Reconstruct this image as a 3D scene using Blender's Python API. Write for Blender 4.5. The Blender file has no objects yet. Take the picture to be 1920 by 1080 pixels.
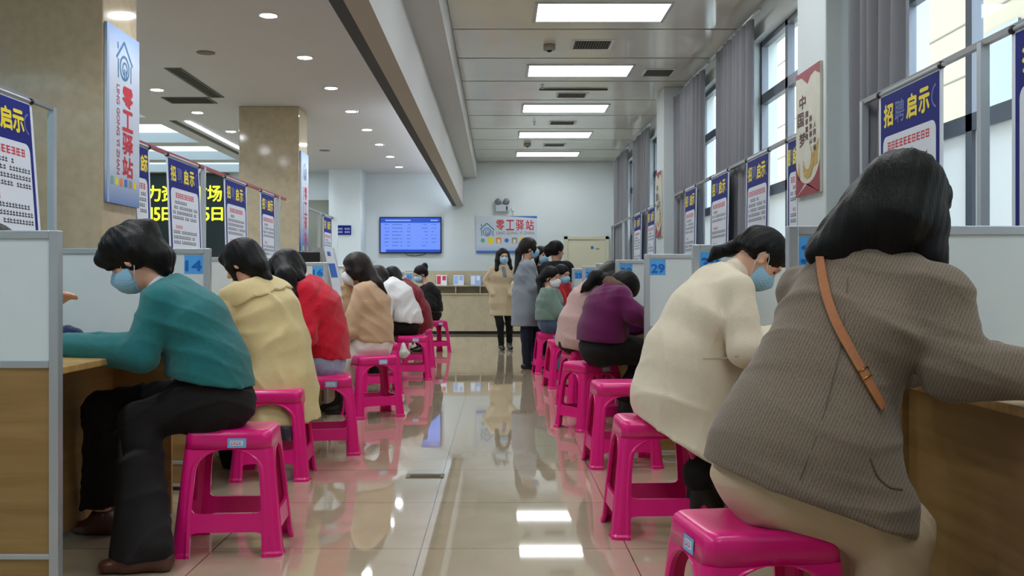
import bpy, bmesh, math, random
import numpy as np
from mathutils import Vector, Matrix
random.seed(7); rng = np.random.default_rng(7)
SC = bpy.context.scene
COL = SC.collection
PI = math.pi

# ------------------------------------------------------------------ camera, world, exposure
F = 1850.0; VX, VY = 935.0, 530.0; EYE = 1.03
cam_d = bpy.data.cameras.new('camera'); cam = bpy.data.objects.new('camera', cam_d); COL.objects.link(cam)
cam.location = (0, 0, EYE); cam.rotation_euler = (PI/2, 0, 0)
cam_d.sensor_width = 36; cam_d.lens = F/1920*36
cam_d.shift_x = (960-VX)/1920; cam_d.shift_y = -(540-VY)/1920
cam_d.clip_start = 0.05; cam_d.clip_end = 200
SC.camera = cam
vs = SC.view_settings
vs.view_transform = 'Standard'; vs.look = 'None'; vs.gamma = 1; vs.use_curve_mapping = False
vs.exposure = 1.42
SC.cycles.use_denoising = True
SC.cycles.max_bounces = 8; SC.cycles.diffuse_bounces = 4; SC.cycles.glossy_bounces = 4; SC.cycles.transmission_bounces = 6
SC.cycles.sample_clamp_indirect = 6.0
world = bpy.data.worlds.new('world'); SC.world = world; world.use_nodes = True
_bg = world.node_tree.nodes['Background']
_bg.inputs[0].default_value = (0.80, 0.90, 1.0, 1); _bg.inputs[1].default_value = 3.4
# windows in the right-hand wall: (near edge, far edge) along the wall
WINS = [(-1.33, 0.4), (1.4, 3.27), (4.13, 6.0), (7.4, 9.27), (10.1, 11.98), (13.75, 15.6), (16.5, 18.35)]
PANEL_EMIT = 4.2      # ceiling LED panels
COFFER_EMIT = .62     # big luminous coffers of the left hall
SPOT_W = 26           # recessed downlights

# ------------------------------------------------------------------ helpers
def lin(c): c = c/255.0; return c/12.92 if c <= .04045 else ((c+.055)/1.055)**2.4
def rgb(r, g, b): return (lin(r), lin(g), lin(b), 1)
def W(px, py, Y): return Vector(((px-VX)*Y/F, Y, EYE-(py-VY)*Y/F))   # a point of the place seen at px,py at distance Y

MATS = {}
def mat(name, c, rough=.5, metal=0., spec=.5, var=0., vscale=6., bump=0., bscale=60., bstretch=(1,1,1), coat=0., sheen=0., emit=None, estr=0., sss=0.):
    if name in MATS: return MATS[name]
    m = bpy.data.materials.new(name); m.use_nodes = True; MATS[name] = m
    nt = m.node_tree; b = nt.nodes['Principled BSDF']
    b.inputs['Base Color'].default_value = c; b.inputs['Roughness'].default_value = rough
    b.inputs['Metallic'].default_value = metal; b.inputs['Specular IOR Level'].default_value = spec
    if coat: b.inputs['Coat Weight'].default_value = coat; b.inputs['Coat Roughness'].default_value = .05
    if sheen: b.inputs['Sheen Weight'].default_value = sheen; b.inputs['Sheen Roughness'].default_value = .5
    if sss:
        b.inputs['Subsurface Weight'].default_value = sss; b.inputs['Subsurface Radius'].default_value = (.012,.005,.003); b.inputs['Subsurface Scale'].default_value = 1
    if emit: b.inputs['Emission Color'].default_value = emit; b.inputs['Emission Strength'].default_value = estr
    tc = nt.nodes.new('ShaderNodeTexCoord')
    if var:
        n = nt.nodes.new('ShaderNodeTexNoise'); n.inputs['Scale'].default_value = vscale; n.inputs['Detail'].default_value = 5
        nt.links.new(tc.outputs['Object'], n.inputs['Vector'])
        r = nt.nodes.new('ShaderNodeValToRGB')
        r.color_ramp.elements[0].position = .3; r.color_ramp.elements[1].position = .7
        r.color_ramp.elements[0].color = tuple(x*(1-var) for x in c[:3])+(1,)
        r.color_ramp.elements[1].color = tuple(min(1, x*(1+var)) for x in c[:3])+(1,)
        nt.links.new(n.outputs['Fac'], r.inputs[0]); nt.links.new(r.outputs[0], b.inputs['Base Color'])
    if bump:
        mp = nt.nodes.new('ShaderNodeMapping'); mp.inputs['Scale'].default_value = bstretch
        n2 = nt.nodes.new('ShaderNodeTexNoise'); n2.inputs['Scale'].default_value = bscale; n2.inputs['Detail'].default_value = 3
        bp = nt.nodes.new('ShaderNodeBump'); bp.inputs['Strength'].default_value = bump; bp.inputs['Distance'].default_value = .01
        nt.links.new(tc.outputs['Object'], mp.inputs[0]); nt.links.new(mp.outputs[0], n2.inputs['Vector'])
        nt.links.new(n2.outputs['Fac'], bp.inputs['Height']); nt.links.new(bp.outputs[0], b.inputs['Normal'])
    return m
def wood(name, c1, c2, rough=.35, scale=(1,1,14), sc=1.6):
    m = bpy.data.materials.new(name); m.use_nodes = True; MATS[name] = m
    nt = m.node_tree; b = nt.nodes['Principled BSDF']; b.inputs['Roughness'].default_value = rough
    tc = nt.nodes.new('ShaderNodeTexCoord'); mp = nt.nodes.new('ShaderNodeMapping'); mp.inputs['Scale'].default_value = scale
    n = nt.nodes.new('ShaderNodeTexNoise'); n.inputs['Scale'].default_value = sc; n.inputs['Detail'].default_value = 6; n.inputs['Distortion'].default_value = .6
    r = nt.nodes.new('ShaderNodeValToRGB'); r.color_ramp.elements[0].position = .32; r.color_ramp.elements[1].position = .68
    r.color_ramp.elements[0].color = c1; r.color_ramp.elements[1].color = c2
    nt.links.new(tc.outputs['Object'], mp.inputs[0]); nt.links.new(mp.outputs[0], n.inputs['Vector'])
    nt.links.new(n.outputs['Fac'], r.inputs[0]); nt.links.new(r.outputs[0], b.inputs['Base Color'])
    return m

class MB:
    """collects shapes into one mesh"""
    def __init__(s): s.v = []; s.f = []; s.m = []; s.cm = 0
    def add(s, vs, fs):
        o = len(s.v); s.v += [tuple(v) for v in vs]; s.f += [tuple(i+o for i in f) for f in fs]; s.m += [s.cm]*len(fs); return s
    def box(s, x0, x1, y0, y1, z0, z1):
        return s.add([(x0,y0,z0),(x1,y0,z0),(x1,y1,z0),(x0,y1,z0),(x0,y0,z1),(x1,y0,z1),(x1,y1,z1),(x0,y1,z1)],
                     [(0,3,2,1),(4,5,6,7),(0,1,5,4),(1,2,6,5),(2,3,7,6),(3,0,4,7)])
    def obox(s, c, ax, ay, az, hx, hy, hz):
        c = Vector(c); ax, ay, az = Vector(ax)*hx, Vector(ay)*hy, Vector(az)*hz
        P = [c+ax*i+ay*j+az*k for k in (-1,1) for i, j in ((-1,-1),(1,-1),(1,1),(-1,1))]
        return s.add(P, [(0,3,2,1),(4,5,6,7),(0,1,5,4),(1,2,6,5),(2,3,7,6),(3,0,4,7)])
    def tube(s, pts, r, n=10, cap=True):
        pts = [Vector(p) for p in pts]; rr = r if isinstance(r, (list, tuple)) else [r]*len(pts)
        V = []; up = Vector((.123, .33, .93)).normalized()
        for i, p in enumerate(pts):
            d = (pts[min(i+1, len(pts)-1)]-pts[max(i-1, 0)]).normalized()
            a = d.cross(up)
            if a.length < 1e-3: a = d.cross(Vector((1,0,0)))
            a.normalize(); b = d.cross(a)
            V += [p+(a*math.cos(2*PI*k/n)+b*math.sin(2*PI*k/n))*rr[i] for k in range(n)]
        Fs = [(i*n+k, i*n+(k+1)%n, (i+1)*n+(k+1)%n, (i+1)*n+k) for i in range(len(pts)-1) for k in range(n)]
        if cap: Fs += [tuple(range(n))[::-1], tuple((len(pts)-1)*n+k for k in range(n))]
        return s.add(V, Fs)
    def lathe(s, c, prof, n=24, axis='z', flip=1):
        """prof: (radius, offset along axis)"""
        c = Vector(c); V = []
        for r, h in prof:
            for k in range(n):
                a = 2*PI*k/n
                q = {'z': (r*math.cos(a), r*math.sin(a), h), 'y': (r*math.cos(a), h, r*math.sin(a)), 'x': (h, r*math.cos(a), r*math.sin(a))}[axis]
                V.append(c+Vector(q))
        m = len(prof)
        Fs = [(i*n+k, i*n+(k+1)%n, (i+1)*n+(k+1)%n, (i+1)*n+k) for i in range(m-1) for k in range(n)]
        Fs += [tuple(range(n)), tuple((m-1)*n+k for k in range(n))]
        return s.add(V, Fs)
    def build(s, name, m, parent=None, bevel=0, smooth=False):
        me = bpy.data.meshes.new(name); me.from_pydata(s.v, [], s.f)
        for q in (m if isinstance(m, (list, tuple)) else [m]): me.materials.append(q)
        if isinstance(m, (list, tuple)): me.polygons.foreach_set('material_index', s.m)
        bm = bmesh.new(); bm.from_mesh(me); bmesh.ops.recalc_face_normals(bm, faces=bm.faces)
        if bevel:
            es = [e for e in bm.edges if len(e.link_faces) == 2 and e.calc_face_angle(0) > .6]
            bmesh.ops.bevel(bm, geom=es, offset=bevel, segments=2, profile=.5, affect='EDGES', clamp_overlap=True)
        bm.to_mesh(me); bm.free()
        if smooth: me.polygons.foreach_set('use_smooth', [True]*len(me.polygons))
        me.update()
        return link(name, me, parent)
def link(name, me, parent=None):
    o = bpy.data.objects.new(name, me); COL.objects.link(o)
    if parent is not None:
        o.parent = parent
        o.matrix_parent_inverse = Matrix.LocRotScale(*[parent.matrix_basis.to_translation(), parent.matrix_basis.to_quaternion(), parent.matrix_basis.to_scale()]).inverted() if parent.parent is None else Matrix()
    return o
def tag(o, label=None, cat=None, group=None, kind=None):
    if label: o['label'] = label
    if cat: o['category'] = cat
    if group: o['group'] = group
    if kind: o['kind'] = kind
    return o
def empty(name, loc, rz=0, label=None, cat=None, group=None, kind=None):
    o = bpy.data.objects.new(name, None); COL.objects.link(o); o.empty_display_size = .1
    o.location = loc; o.rotation_euler = (0, 0, rz)
    return tag(o, label, cat, group, kind)
def child(name, me, parent):                       # a child given in the parent's own coordinates
    o = bpy.data.objects.new(name, me); COL.objects.link(o); o.parent = parent; return o
def copy_tree(o, parent=None):
    c = o.copy(); COL.objects.link(c)
    if parent is not None: c.parent = parent
    for ch in list(o.children): copy_tree(ch, c)
    return c
def struct(o): o['kind'] = 'structure'; return o

_txt = {}
def text_data(s):
    """outline of a line of writing, as triangles in the unit plane"""
    if s in _txt: return _txt[s]
    cu = bpy.data.curves.new('t', 'FONT'); cu.body = s; cu.size = 1; cu.align_x = 'LEFT'; cu.resolution_u = 3
    ob = bpy.data.objects.new('t', cu); COL.objects.link(ob)
    dg = bpy.context.evaluated_depsgraph_get()
    me = bpy.data.meshes.new_from_object(ob.evaluated_get(dg))
    vs = [(v.co.x, v.co.y) for v in me.vertices]; fs = [tuple(p.vertices) for p in me.polygons]
    bpy.data.objects.remove(ob); bpy.data.curves.remove(cu); bpy.data.meshes.remove(me)
    if vs:
        x0 = min(v[0] for v in vs); x1 = max(v[0] for v in vs); y0 = min(v[1] for v in vs); y1 = max(v[1] for v in vs)
    else: x0 = x1 = y0 = y1 = 0
    _txt[s] = (vs, fs, x0, x1, y0, y1); return _txt[s]
class Flat:
    """a flat sheet: u to the right, v up, n towards the reader"""
    def __init__(s, o, u, v, n): s.o = Vector(o); s.u = Vector(u).normalized(); s.v = Vector(v).normalized(); s.n = Vector(n).normalized()
    def P(s, u, v, l=0): return s.o+s.u*u+s.v*v+s.n*l
    def poly(s, mb, pts, l): mb.add([s.P(a, b, l) for a, b in pts], [tuple(range(len(pts)))])
    def rect(s, mb, u0, v0, u1, v1, l): s.poly(mb, [(u0,v0),(u1,v0),(u1,v1),(u0,v1)], l)
    def rrect(s, mb, u0, v0, u1, v1, r, l, n=5):
        pts = []
        for cx, cy, a0 in ((u1-r, v0+r, -90), (u1-r, v1-r, 0), (u0+r, v1-r, 90), (u0+r, v0+r, 180)):
            pts += [(cx+r*math.cos(math.radians(a0+90*k/n)), cy+r*math.sin(math.radians(a0+90*k/n))) for k in range(n+1)]
        s.poly(mb, pts, l)
    def slab(s, mb, u0, v0, u1, v1, d0, d1):
        c = s.P((u0+u1)/2, (v0+v1)/2, (d0+d1)/2); mb.obox(c, s.u, s.v, s.n, (u1-u0)/2, (v1-v0)/2, (d1-d0)/2)
    def text(s, mb, t, u0, v0, u1, v1, l, rot=0, fit=True, bold=0.):
        """writing fitted into the box u0..u1, v0..v1"""
        vs, fs, x0, x1, y0, y1 = text_data(t)
        if not vs: return
        for du, dv in (((0,0),) if not bold else ((-bold,0),(bold,0),(0,bold),(0,-bold))):
            pts = []
            for x, y in vs:
                a = (x-x0)/(x1-x0+1e-9); b = (y-y0)/(y1-y0+1e-9)
                if rot: a, b = b, 1-a
                pts.append(s.P(u0+(u1-u0)*a+du, v0+(v1-v0)*b+dv, l))
            mb.add(pts, fs); l += .00005
    def ring(s, mb, cu, cv, r0, r1, l, a0=0, a1=360, n=20):
        for k in range(n):
            A = math.radians(a0+(a1-a0)*k/n); B = math.radians(a0+(a1-a0)*(k+1)/n)
            s.poly(mb, [(cu+r0*math.cos(A), cv+r0*math.sin(A)), (cu+r1*math.cos(A), cv+r1*math.sin(A)), (cu+r1*math.cos(B), cv+r1*math.sin(B)), (cu+r0*math.cos(B), cv+r0*math.sin(B))], l)
    def line(s, mb, a, b, w, l):
        d = Vector((b[0]-a[0], b[1]-a[1])); n = Vector((-d.y, d.x)).normalized()*w/2
        s.poly(mb, [(a[0]+n.x, a[1]+n.y), (a[0]-n.x, a[1]-n.y), (b[0]-n.x, b[1]-n.y), (b[0]+n.x, b[1]+n.y)], l)

# ------------------------------------------------------------------ materials
M_wall = mat('white wall paint', rgb(210,219,222), .7, var=.03, vscale=1.5)
M_gyp = mat('matt ceiling paint', rgb(196,194,194), .8, var=.02, vscale=1)
M_beam = mat('beam paint', rgb(200,202,202), .7)
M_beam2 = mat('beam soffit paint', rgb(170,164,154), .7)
M_dark = mat('dark channel', rgb(34,36,33), .6)
M_ceil = mat('lacquered ceiling metal', rgb(222,222,214), .13, metal=.15, spec=.6, var=.03, vscale=2)
M_groove = mat('groove', rgb(40,38,36), .8)
M_alu = mat('brushed aluminium', rgb(190,196,202), .35, metal=.6)
M_alud = mat('grey aluminium', rgb(120,122,126), .4, metal=.5)
M_white = mat('white board', rgb(214,224,226), .4, var=.015, vscale=8)
M_wood = wood('desk wood', rgb(134,104,60), rgb(158,126,78), .38)
M_woodt = wood('desk top wood', rgb(170,134,78), rgb(196,160,100), .3, (1,6,1), 4)
M_woodr = wood('panel wood red', rgb(128,80,50), rgb(150,98,62), .4)
M_stone = mat('polished beige stone', rgb(186,170,142), .09, var=.08, vscale=14, spec=.5)
M_frame = mat('window frame', rgb(112,118,128), .4, metal=.3)
M_curtain = mat('grey curtain cloth', rgb(152,153,160), .85, sheen=.05, bump=.2, bscale=300)
def curtain_mat():
    nt = M_curtain.node_tree; b = nt.nodes['Principled BSDF']; o = nt.nodes['Material Output']
    t = nt.nodes.new('ShaderNodeBsdfTranslucent'); t.inputs[0].default_value = rgb(150,150,160); x = nt.nodes.new('ShaderNodeMixShader'); x.inputs[0].default_value = .3
    nt.links.new(b.outputs[0], x.inputs[1]); nt.links.new(t.outputs[0], x.inputs[2]); nt.links.new(x.outputs[0], o.inputs[0])
curtain_mat()
M_black = mat('black plastic', rgb(22,22,24), .4)
M_ink = mat('printing ink', rgb(52,52,64), .7)
M_navy = mat('navy print', rgb(14,28,118), .6, spec=.2)
M_paper = mat('poster paper', rgb(214,220,232), .5)
M_yel = mat('yellow print', rgb(236,214,40), .5)
M_dim = mat('dim print', rgb(92,104,160), .5)
M_red = mat('red print', rgb(196,40,60), .5)
M_counter = wood('counter board', rgb(176,164,138), rgb(190,178,152), .5, (2,2,2), 3)
M_doorp = mat('cream door paint', rgb(206,204,184), .5)

# glass
def glass_mat():
    m = bpy.data.materials.new('window glass'); m.use_nodes = True; nt = m.node_tree; nt.nodes.clear()
    o = nt.nodes.new('ShaderNodeOutputMaterial'); t = nt.nodes.new('ShaderNodeBsdfTransparent'); g = nt.nodes.new('ShaderNodeBsdfGlossy'); x = nt.nodes.new('ShaderNodeMixShader')
    t.inputs[0].default_value = (.93,.96,.97,1); g.inputs['Roughness'].default_value = .02
    x.inputs[0].default_value = .06; nt.links.new(t.outputs[0], x.inputs[1]); nt.links.new(g.outputs[0], x.inputs[2]); nt.links.new(x.outputs[0], o.inputs[0]); return m
def frost_mat():
    m = bpy.data.materials.new('frosted film'); m.use_nodes = True; nt = m.node_tree; nt.nodes.clear()
    o = nt.nodes.new('ShaderNodeOutputMaterial'); t = nt.nodes.new('ShaderNodeBsdfTranslucent'); g = nt.nodes.new('ShaderNodeBsdfDiffuse'); x = nt.nodes.new('ShaderNodeMixShader')
    t.inputs[0].default_value = (.82,.86,.88,1); g.inputs[0].default_value = (.8,.82,.84,1); x.inputs[0].default_value = .3
    nt.links.new(t.outputs[0], x.inputs[1]); nt.links.new(g.outputs[0], x.inputs[2]); nt.links.new(x.outputs[0], o.inputs[0]); return m
M_glass = glass_mat(); M_frost = frost_mat()
def emis(name, c, s, base=.9): return mat(name, (base,base,base,1), .5, emit=c, estr=s)
M_led = emis('LED diffuser', (.93,.98,1,1), PANEL_EMIT)
M_coffer = emis('coffer diffuser', (.50,.80,1,1), COFFER_EMIT)
M_spot = emis('downlight lens', (.9,.95,1,1), 50)
M_cove = emis('cove light', (.75,.85,1,1), 5)
def floor_mat():
    m = bpy.data.materials.new('polished marble tiles'); m.use_nodes = True; nt = m.node_tree; b = nt.nodes['Principled BSDF']
    tc = nt.nodes.new('ShaderNodeTexCoord'); mp = nt.nodes.new('ShaderNodeMapping'); mp.inputs['Location'].default_value = (.3, -.62, 0)
    br = nt.nodes.new('ShaderNodeTexBrick'); br.offset = 0; br.squash = 1
    br.inputs['Scale'].default_value = 1; br.inputs['Brick Width'].default_value = .8; br.inputs['Row Height'].default_value = .8; br.inputs['Mortar Size'].default_value = .0025
    br.inputs['Mortar Smooth'].default_value = .2; br.inputs['Bias'].default_value = 0
    br.inputs['Color1'].default_value = rgb(186,170,146); br.inputs['Color2'].default_value = rgb(181,166,142); br.inputs['Mortar'].default_value = rgb(92,80,64)
    n = nt.nodes.new('ShaderNodeTexNoise'); n.inputs['Scale'].default_value = 2.2; n.inputs['Detail'].default_value = 7; n.inputs['Distortion'].default_value = 1.2
    r = nt.nodes.new('ShaderNodeValToRGB'); r.color_ramp.elements[0].position = .3; r.color_ramp.elements[1].position = .7
    r.color_ramp.elements[0].color = (.86,.84,.80,1); r.color_ramp.elements[1].color = (1,1,1,1)
    mx = nt.nodes.new('ShaderNodeMixRGB'); mx.blend_type = 'MULTIPLY'; mx.inputs[0].default_value = 1
    nt.links.new(tc.outputs['Object'], mp.inputs[0]); nt.links.new(mp.outputs[0], br.inputs['Vector']); nt.links.new(tc.outputs['Object'], n.inputs['Vector'])
    nt.links.new(n.outputs['Fac'], r.inputs[0]); nt.links.new(br.outputs[0], mx.inputs[1]); nt.links.new(r.outputs[0], mx.inputs[2]); nt.links.new(mx.outputs[0], b.inputs['Base Color'])
    b.inputs['Roughness'].default_value = .035; b.inputs['Specular IOR Level'].default_value = .8
    b.inputs['Coat Weight'].default_value = .4; b.inputs['Coat Roughness'].default_value = .015
    return m
M_floor = floor_mat()

# ------------------------------------------------------------------ the hall
YB, YF = -5.0, 20.6       # back and far walls
XL, XR = -9.0, 2.38       # left wall, right wall
ZR, ZLc = 3.56, 3.31      # ceilings: metal strip ceiling on the right, plaster on the left
struct(MB().box(XL-.2, XR+.3, YB-.2, YF+.3, -.1, 0).build('floor', M_floor))
struct(MB().box(XL-.1, 3.0, YF, YF+.25, 0, 4).build('wall_far', M_wall))
struct(MB().box(XL-.1, 3.0, YB-.25, YB, 0, 4).build('wall_back', M_wall))
struct(MB().box(XL-.25, XL, YB, YF, 0, 4).build('wall_left', M_wall))
# right wall with its window openings
SILL, TOP = .9, 3.28
w = MB(); ys = [YB]+[q for p in WINS for q in p]+[YF]
w.box(XR, XR+.24, YB, YF, 0, SILL); w.box(XR, XR+.24, YB, YF, TOP, 4)
for k in range(0, len(ys), 2): w.box(XR, XR+.24, ys[k], ys[k+1], SILL, TOP)
struct(w.build('wall_right', M_wall))
# columns by the right wall
COLY = [(.1, .71), (6.43, 7.04), (12.75, 13.3)]
for y0, y1 in COLY: struct(MB().box(2.13, XR+.01, y0, y1, 0, ZR).build('column', M_wall, bevel=.01))
# polished stone columns on the left
for y0, y1 in COLY: struct(MB().box(-3.36, -2.58, y0, y1, 0, ZLc).build('stone_column', M_stone, bevel=.012))
# right ceiling: lacquered strips with dark joints
c = MB(); c.cm = 1; c.box(-.46, XR+.02, YB, YF, ZR+.03, ZR+.1); c.cm = 0
ln = [9.85+1.27*k for k in range(-12, 9)]; ln = [y for y in ln if y > YB]
ed = [YB]+ln+[YF]
for a, b in zip(ed[:-1], ed[1:]): c.box(-.46, XR+.02, a+.026, b-.026, ZR, ZR+.04)
struct(c.build('ceiling', [M_ceil, M_groove]))
# long beam between the two halves, stepped on its right side
b = MB()
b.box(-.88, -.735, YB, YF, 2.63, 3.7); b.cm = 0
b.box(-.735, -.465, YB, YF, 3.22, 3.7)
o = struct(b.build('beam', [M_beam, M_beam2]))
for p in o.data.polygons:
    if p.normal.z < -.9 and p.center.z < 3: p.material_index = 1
struct(MB().box(-.965, -.88, YB, YF, 2.63, 2.70).build('trim_1', M_dark))
# left plaster ceiling with openings for the luminous coffers
CF = [(-4.4, -2.55), (-2.1, -.25), (.2, 2.05), (2.5, 4.35), (4.8, 6.65), (7.1, 8.95), (9.4, 11.25), (11.7, 13.6), (14.2, 16.05), (16.5, 18.3), (18.75, 20.3)]  # the nearer coffers are added out of view to brighten the near hall
c = MB(); c.box(-4.86, -.97, YB, YF, ZLc, ZLc+.3); c.box(XL, -8.2, YB, YF, ZLc, ZLc+.3)
ys = [YB]+[q for p in CF for q in p]+[YF]
for k in range(0, len(ys), 2): c.box(-8.2, -4.86, ys[k], ys[k+1], ZLc, ZLc+.3)
struct(c.build('ceiling_left', M_gyp))
names = ['added for light behind the viewer, first', 'added for light behind the viewer, second', 'added for light beside the viewer, third', 'fourth', 'fifth', 'sixth', 'seventh', 'fifth from the far wall', 'third from the far wall', 'second from the far wall', 'next to the far wall']
names[6:9] = ['hidden by the near stone column', 'fifth from the far wall', 'fourth from the far wall']
for k, (y0, y1) in enumerate(CF):
    r = empty('ceiling_light', (-6.5, (y0+y1)/2, ZLc), 0, 'large luminous ceiling coffer of the left hall, %s' % names[k], 'ceiling light', 'luminous coffers')
    MB().box(-8.2, -4.86, y0, y1, ZLc+.16, ZLc+.2).build('diffuser', M_coffer, r)
# white pier, and a flat sheet coloured dark for the shaded opening beside it
struct(MB().box(-3.41, -2.77, 19.8, YF, 0, ZLc).build('wall_pier', M_wall))
struct(MB().box(-4.3, -3.41, 20.55, YF+.02, 0, 2.75).build('door_opening_shade', mat('opening shade grey', rgb(120,122,110), .7)))
struct(MB().box(XL, -.97, YF-.012, YF, .0, .1).build('baseboard_far', M_alud))

# windows
for k, (y0, y1) in enumerate(WINS):
    X0, X1 = XR+.08, XR+.14; ym = (y0+y1)/2+.1; z1, z2 = 1.867, 2.74
    r = empty('window_%d' % (k+1), (XR+.1, (y0+y1)/2, SILL), kind='structure')
    f = MB()
    for a, q in ((y0, y0+.05), (y1-.05, y1), (ym-.035, ym+.035)): f.box(X0, X1, a, q, SILL, TOP)
    for a, q in ((SILL, SILL+.05), (z1-.045, z1+.045), (z2-.045, z2+.045), (TOP-.05, TOP)): f.box(X0, X1, y0, y1, a, q)
    struct(f.build('window_frame', M_frame, r))
    struct(MB().box(X0+.025, X0+.031, y0, y1, z1, TOP).build('pane', M_glass, r))
    struct(MB().box(X0+.02, X0+.026, y0, y1, SILL, z1).build('frosted_pane', M_frost, r))
    struct(MB().box(XR-.02, XR+.09, y0-.03, y1+.03, SILL-.03, SILL).build('window_sill', M_wall, r))
# the building across the yard
r = empty('building', (9, 8, -3), label='pale cream building across the yard seen through the windows', cat='building')
MB().box(9, 12, -6, 34, -4, 11).build('facade', mat('cream facade tiles', rgb(116,106,84), .7, var=.05, vscale=.7), r)
M_bw = mat('facade window glass', rgb(60,76,92), .3)
for y in range(-3, 33, 4):
    for z in (0.6, 3.9, 7.2): MB().box(8.95, 9.02, y, y+1.5, z, z+1.7).build('facade_window', M_bw, r)
g = MB()
for z in range(-3, 11): g.box(8.985, 9.0, -6, 34, z, z+.03)
g.build('facade_joints', mat('facade joint', rgb(80,75,62), .8), r)
MB().box(8.6, 9, -6, 34, 10.4, 11.2).build('eave', M_white, r)
struct(MB().box(2.7, 40, -30, 60, -4.2, -4).build('ground', mat('yard paving', rgb(170,166,158), .9)))

# curtains
def curtain(y0, y1, label, x=2.27):
    n = 90; z0, z1 = .3, 3.4; V = []; Fs = []
    nz = 12
    for j in range(nz+1):
        t = j/nz
        for i in range(n+1):
            s = i/n; ph = s*(y1-y0)/.085*PI
            pin = 1-.10*math.sin(PI*t)*math.sin(s*PI)
            yy = y0+(y1-y0)*(.5+(s-.5)*(1-.12*t))
            V.append((x+(.028+.012*t)*math.sin(ph+.4*math.sin(3*t+s*9))+.01*math.sin(s*17), yy+.006*math.cos(ph), z1+(z0-z1)*t))
    for j in range(nz):
        for i in range(n): Fs.append((j*(n+1)+i, j*(n+1)+i+1, (j+1)*(n+1)+i+1, (j+1)*(n+1)+i))
    r = empty('curtain', (x, (y0+y1)/2, z0), label=label, cat='curtain', group='grey window curtains')
    o = MB().add(V, Fs).build('drape', M_curtain, r, smooth=True)
    sd = o.modifiers.new('thickness', 'SOLIDIFY'); sd.thickness = .004
    MB().tube([(x, y0-.25, z1+.01), (x, y1+.25, z1+.01)], .014).build('curtain_rod', M_alu, r, smooth=True)
curtain(5.5, 6.3, 'grey curtain in front of the nearest window, beside the first white column')
curtain(8.85, 10.25, 'broad grey curtain between the two windows past the red-bordered wall banner')
curtain(10.95, 12.6, 'grey curtain just before the second white column')
curtain(15.0, 16.5, 'grey curtain past the second white column, between far windows')
curtain(17.5, 19.3, 'farthest grey curtain, next to the far wall')
# ------------------------------------------------------------------ ceiling fittings
ordn = ['nearest', 'second', 'third', 'fourth', 'fifth', 'sixth', 'seventh', 'eighth', 'ninth', 'tenth', 'eleventh', 'twelfth']
for k in range(-4, 5):
    y0 = 8.92+2.54*k; x0, x1 = .36, 1.56
    if y0 < YB+.3: continue
    lab = 'rectangular white LED panel in the strip ceiling, %s of the visible row' % ordn[k] if k >= 0 else 'rectangular LED panel in the strip ceiling behind the viewer'
    r = empty('ceiling_light', ((x0+x1)/2, y0+.3, ZR), 0, lab, 'ceiling light', 'LED panels of the strip ceiling')
    f = MB(); f.box(x0-.03, x0, y0-.03, y0+.63, ZR-.012, ZR); f.box(x1, x1+.03, y0-.03, y0+.63, ZR-.012, ZR)
    f.box(x0, x1, y0-.03, y0, ZR-.012, ZR); f.box(x0, x1, y0+.6, y0+.63, ZR-.012, ZR); f.build('light_frame', M_alu, r)
    MB().box(x0, x1, y0, y0+.6, ZR-.006, ZR).build('diffuser', M_led, r)
def downlight(x, y, z, label, group, k):
    r = empty('downlight', (x, y, z), 0, label, 'ceiling light', group)
    MB().lathe((x, y, z), [(.085, 0), (.085, -.006), (.074, -.010), (.068, -.004)], 24).build('trim_ring', M_white, r, smooth=False)
    MB().lathe((x, y, z), [(.067, -.005), (.06, -.009)], 20).build('lens', M_spot, r)
    l = bpy.data.lights.new('lamp', 'SPOT'); l.energy = SPOT_W; l.spot_size = 2.3; l.spot_blend = .6; l.shadow_soft_size = .06; l.color = (.88,.94,1)
    lo = bpy.data.objects.new('lamp', l); COL.objects.link(lo); lo.parent = r; lo.location = (0, 0, -.02)
for k in range(-5, 8):
    y = 8.4+1.57*k
    lab = 'round downlight in the row left of the beam, %s one in view' % ordn[k] if k >= 0 else 'round downlight left of the beam, out of view overhead'
    downlight(-1.96, y, ZLc, lab, 'downlights beside the beam', k)
for k, y in enumerate((7.0, 8.5, 10.07, 11.64, 13.2, 14.85, 16.4, 18.0, 19.6)):
    lab = 'round downlight in the outer left row, %s from the near end' % ordn[k]
    downlight(-4.03, y, ZLc, lab, 'downlights of the outer left row', k)
M_vent = mat('vent grille', rgb(110,108,100), .6)
def vent(x0, x1, y0, y1, z, label, group, slats=8, along='x', m=M_vent):
    r = empty('air_vent', ((x0+x1)/2, (y0+y1)/2, z), 0, label, 'air vent', group)
    MB().box(x0-.03, x1+.03, y0-.03, y1+.03, z-.008, z).build('vent_frame', M_white if m is M_vent else m, r)
    s = MB(); s.cm = 0; s.box(x0, x1, y0, y1, z-.0095, z-.004); s.cm = 1
    for i in range(slats):
        if along == 'x': a = x0+(x1-x0)*(i+.5)/slats; s.box(a-.004, a+.004, y0, y1, z-.014, z-.008)
        else: a = y0+(y1-y0)*(i+.5)/slats; s.box(x0, x1, a-.004, a+.004, z-.014, z-.008)
    s.build('grille', [M_groove, m], r)
vent(.80, 1.18, 10.3, 10.65, ZR, 'grey slatted air vent between the first and second LED panels', 'strip ceiling vents', 14)
vent(1.76, 2.08, 11.7, 12.05, ZR, 'grey air vent beside the second LED panel, near the curtains', 'strip ceiling vents', 12)
vent(.80, 1.17, 13.15, 13.45, ZR, 'grey air vent between the second and third LED panels', 'strip ceiling vents', 12)
vent(.82, 1.19, 15.45, 15.75, ZR, 'grey air vent between the third and fourth LED panels', 'strip ceiling vents', 12)
vent(.84, 1.20, 17.95, 18.25, ZR, 'grey air vent between the fourth and fifth LED panels', 'strip ceiling vents', 12)
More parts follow.
